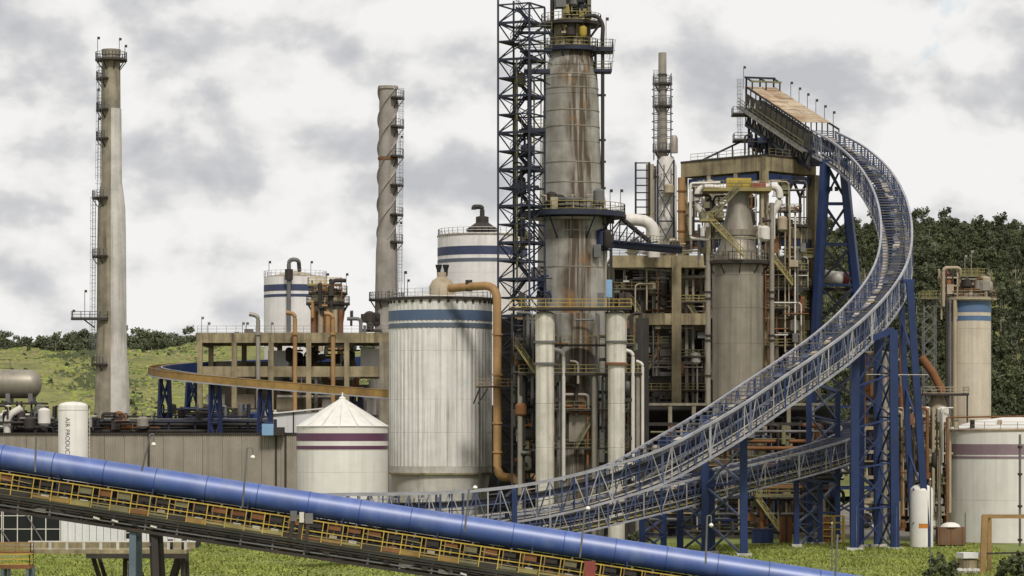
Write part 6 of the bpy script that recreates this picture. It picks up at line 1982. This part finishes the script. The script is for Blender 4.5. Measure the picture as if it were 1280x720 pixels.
# ------------------------------------------------------------------ right-hand low tank
d = 278
cx, r, Yt = PX(1272, d), ML(86, d), 1.5 * d + 4
t = thing('low_tank', 'wide cream low-roofed tank with faded purple bands at the right edge', 'tank', (cx, Yt, 0))
zz = [0, PZ(625, d), PZ(574, d), PZ(537, d)]
for a, b in zip(zz, zz[1:]):
    lathe('shell_course', t, (cx, Yt, a), [(r - .05, 0), (r, .04), (r, b - a - .04), (r - .05, b - a)], CREAM, 72)
lathe('roof', t, (cx, Yt, zz[-1]), [(r + .15, 0), (r * .55, 1.3), (0, 2.0)], CREAM, 60)
lathe('rim', t, (cx, Yt, zz[-1] - .15), annulus(r - .1, r + .2, 0, .22), TAN, 72)
band(t, (cx, Yt), r, PZ(568, d), PZ(555, d), PURPLE_F, 72)
band(t, (cx, Yt), r, PZ(573, d), PZ(570, d), PURPLE_F, 72)
railing(t, circle_pts((cx, Yt), r - .2, zz[-1] + .1, math.pi, 1.7 * math.pi, 9), BEIGE, 1.0, .06, 6)
for px, py in ((1274, 545),):
    rod('downpipe', t, (PX(px, 268), 1.5 * 268 - .6, 0), (PX(px, 268), 1.5 * 268 - .6, PZ(543, 268)), .18, GREYS)
    for k in (560, 594, 634, 676):
        lathe('pipe_clamp', t, (PX(px, 268), 1.5 * 268 - .6, PZ(k, 268)), annulus(.15, .34, 0, .3), DARK, 12)
rod('stand_pipe', t, (PX(1180, d), Yt - 7, 0), (PX(1180, d), Yt - 7, PZ(522, d)), .2, RUST)
rod('spray_pipe', t, (PX(1180, d), Yt - 7, PZ(522, d)), (PX(1300, d), Yt - 9, PZ(520, d)), .12, RUST)
for px in (1192, 1212, 1246):
    box('roof_nozzle', t, (PX(px, d), Yt - 6.5, PZ(530, d)), (.6, .6, 1.2), BEIGE if px != 1212 else DARK)
ladder(t, (PX(1206, d), Yt - 6.2, 0), (PX(1206, d), Yt - 6.2, PZ(640, d)), GREYS, False)

# small white vessel with orange mark
d = 266
cx, Yt, r = PX(1152, d), 1.5 * d, ML(14.5, d)
t = thing('small_white_vessel', 'small white upright vessel with round top and orange label behind the raking post', 'vessel', (cx, Yt, 0))
z1 = PZ(614, d)
lathe('shell', t, (cx, Yt, 0), [(r, 0), (r, z1), (r * .93, z1 + .4), (r * .7, z1 + .75), (r * .35, z1 + .95), (0, z1 + 1.0)], CREAM, 32)
vs = []
for i in range(7):
    a = R(-112 + i * 8)
    vs += [((r + .015) * math.cos(a), (r + .015) * math.sin(a), -.32), ((r + .015) * math.cos(a), (r + .015) * math.sin(a), .32)]
raw('orange_label', mesh_from('orange_label', vs, [(2 * i, 2 * i + 2, 2 * i + 3, 2 * i + 1) for i in range(6)], mat('orange_print', (.55, .2, .03), .6)), t, Matrix.Translation((cx, Yt, PZ(657, d))))
# rusty box with white lid
d = 268
t = thing('rusty_bin', 'rusty box bin heaped with white lid before the right-hand tank', 'bin', P(1188, 683, d))
box('body', t, (PX(1188, d), 1.5 * d, 1.45), (ML(34, d), 2.2, 2.5), mat('rust_brown_box', (.17, .10, .055), .9, var=.3, streak=.4))
lathe('lid', t, (PX(1188, d), 1.5 * d, 2.7), [(1.45, 0), (1.2, .35), (.6, .6), (0, .66)], CREAM, 20)
for px in (1174, 1188, 1202):
    box('rib', t, (PX(px, d), 1.5 * d - 1.14, 1.45), (.18, .1, 2.4), RUST)

# brown pipe portal in the near right corner
d = 214
t = thing('pipe_portal', 'brown painted steel portal frame in the bottom right corner', 'frame', P(1240, 540 + 16 * 2388 / d, d))
zt = PZ(645, d)
mm = mat('brown_portal_paint', (.30, .185, .07), .6, var=.3, rust=.5)
bar('post', t, (PX(1228, d), 321, 0), (PX(1231, d), 321, zt), ML(7, d), mm)
bar('post', t, (PX(1248, d), 327, 0), (PX(1248, d), 327, zt - .3), ML(5, d), mm)
bar('beam', t, (PX(1228, d), 321, zt), (PX(1330, d), 321, zt), .36, mm)
bar('beam', t, (PX(1238, d), 327, zt - .3), (PX(1330, d), 327, zt - .3), .3, mm)
bar('tie', t, (PX(1230, d), 321, zt - .1), (PX(1249, d), 327, zt - .1), .3, mm)
bar('post', t, (PX(1322, d), 321, 0), (PX(1322, d), 321, zt - .2), ML(7, d), mm)
bar('low_rail', t, (PX(1232, d), 321.1, PZ(692, d)), (PX(1320, d), 321.1, PZ(690, d)), .2, DARK)
# concrete culvert block and weeds
d = 215
t = thing('culvert_block', 'white concrete culvert block on rubble in the right foreground grass', 'block', P(1212, 715, d))
z0 = PZ(705, d)
box('slab', t, P(1212, 694, d), (ML(26, d), 2.4, .6), WHITEB, .2)
box('base', t, P(1210, 707, d) , (ML(20, d), 2.0, 1.5), CONC, .2)
r_ = random.Random(9)
for k in range(9):
    lathe('stone', t, P(r_.uniform(1198, 1224), 715, d) + V((0, r_.uniform(-1.5, 0), 0)), [(.3, -.1), (.4, .2), (.25, .45), (0, .5)], CONC_L, 7, smooth=10)
for i, (px, py, s_, lab) in enumerate(((1165, 712, .8, 'dark weedy bush left of the white culvert block'), (1190, 716, .7, 'low dark bush right beside the culvert block'), (1255, 714, .8, 'dark bush inside the brown portal frame'), (1278, 714, .9, 'dark bush at the right edge behind the portal frame'),
                                          (800, 694, .8, 'weedy bush under the truss, left of the short portal trestle'), (770, 690, .7, 'weedy bush in shade beneath the truss middle'))):
    dd = 16 * 2388 / (py - 540 + 8) if px > 1000 else 262
    tree(7, PX(px, dd), 1.5 * dd, s_, lab, None, 'shrub', z=-.1)
for px, py0, py1, dd, lab in ((1163, 600, 722, 212, 'thin grey wire pole in the right foreground grass'), (1040, 655, 722, 212, 'short thin grey pole left of the blue trestle feet')):
    t = thing('wire_pole', lab, 'pole', P(px, 720, dd))
    rod('pole', t, (PX(px, dd), 1.5 * dd, 0), (PX(px, dd), 1.5 * dd, PZ(py0, dd)), .07, GREYS, 8)
    bar('cross_arm', t, P(px - 3, py0 + 4, dd), P(px + 3, py0 + 4, dd), .08, GREYS)
    lathe('insulator', t, P(px, py0, dd), [(.05, 0), (.1, .08), (.05, .16), (0, .2)], CREAM, 8)
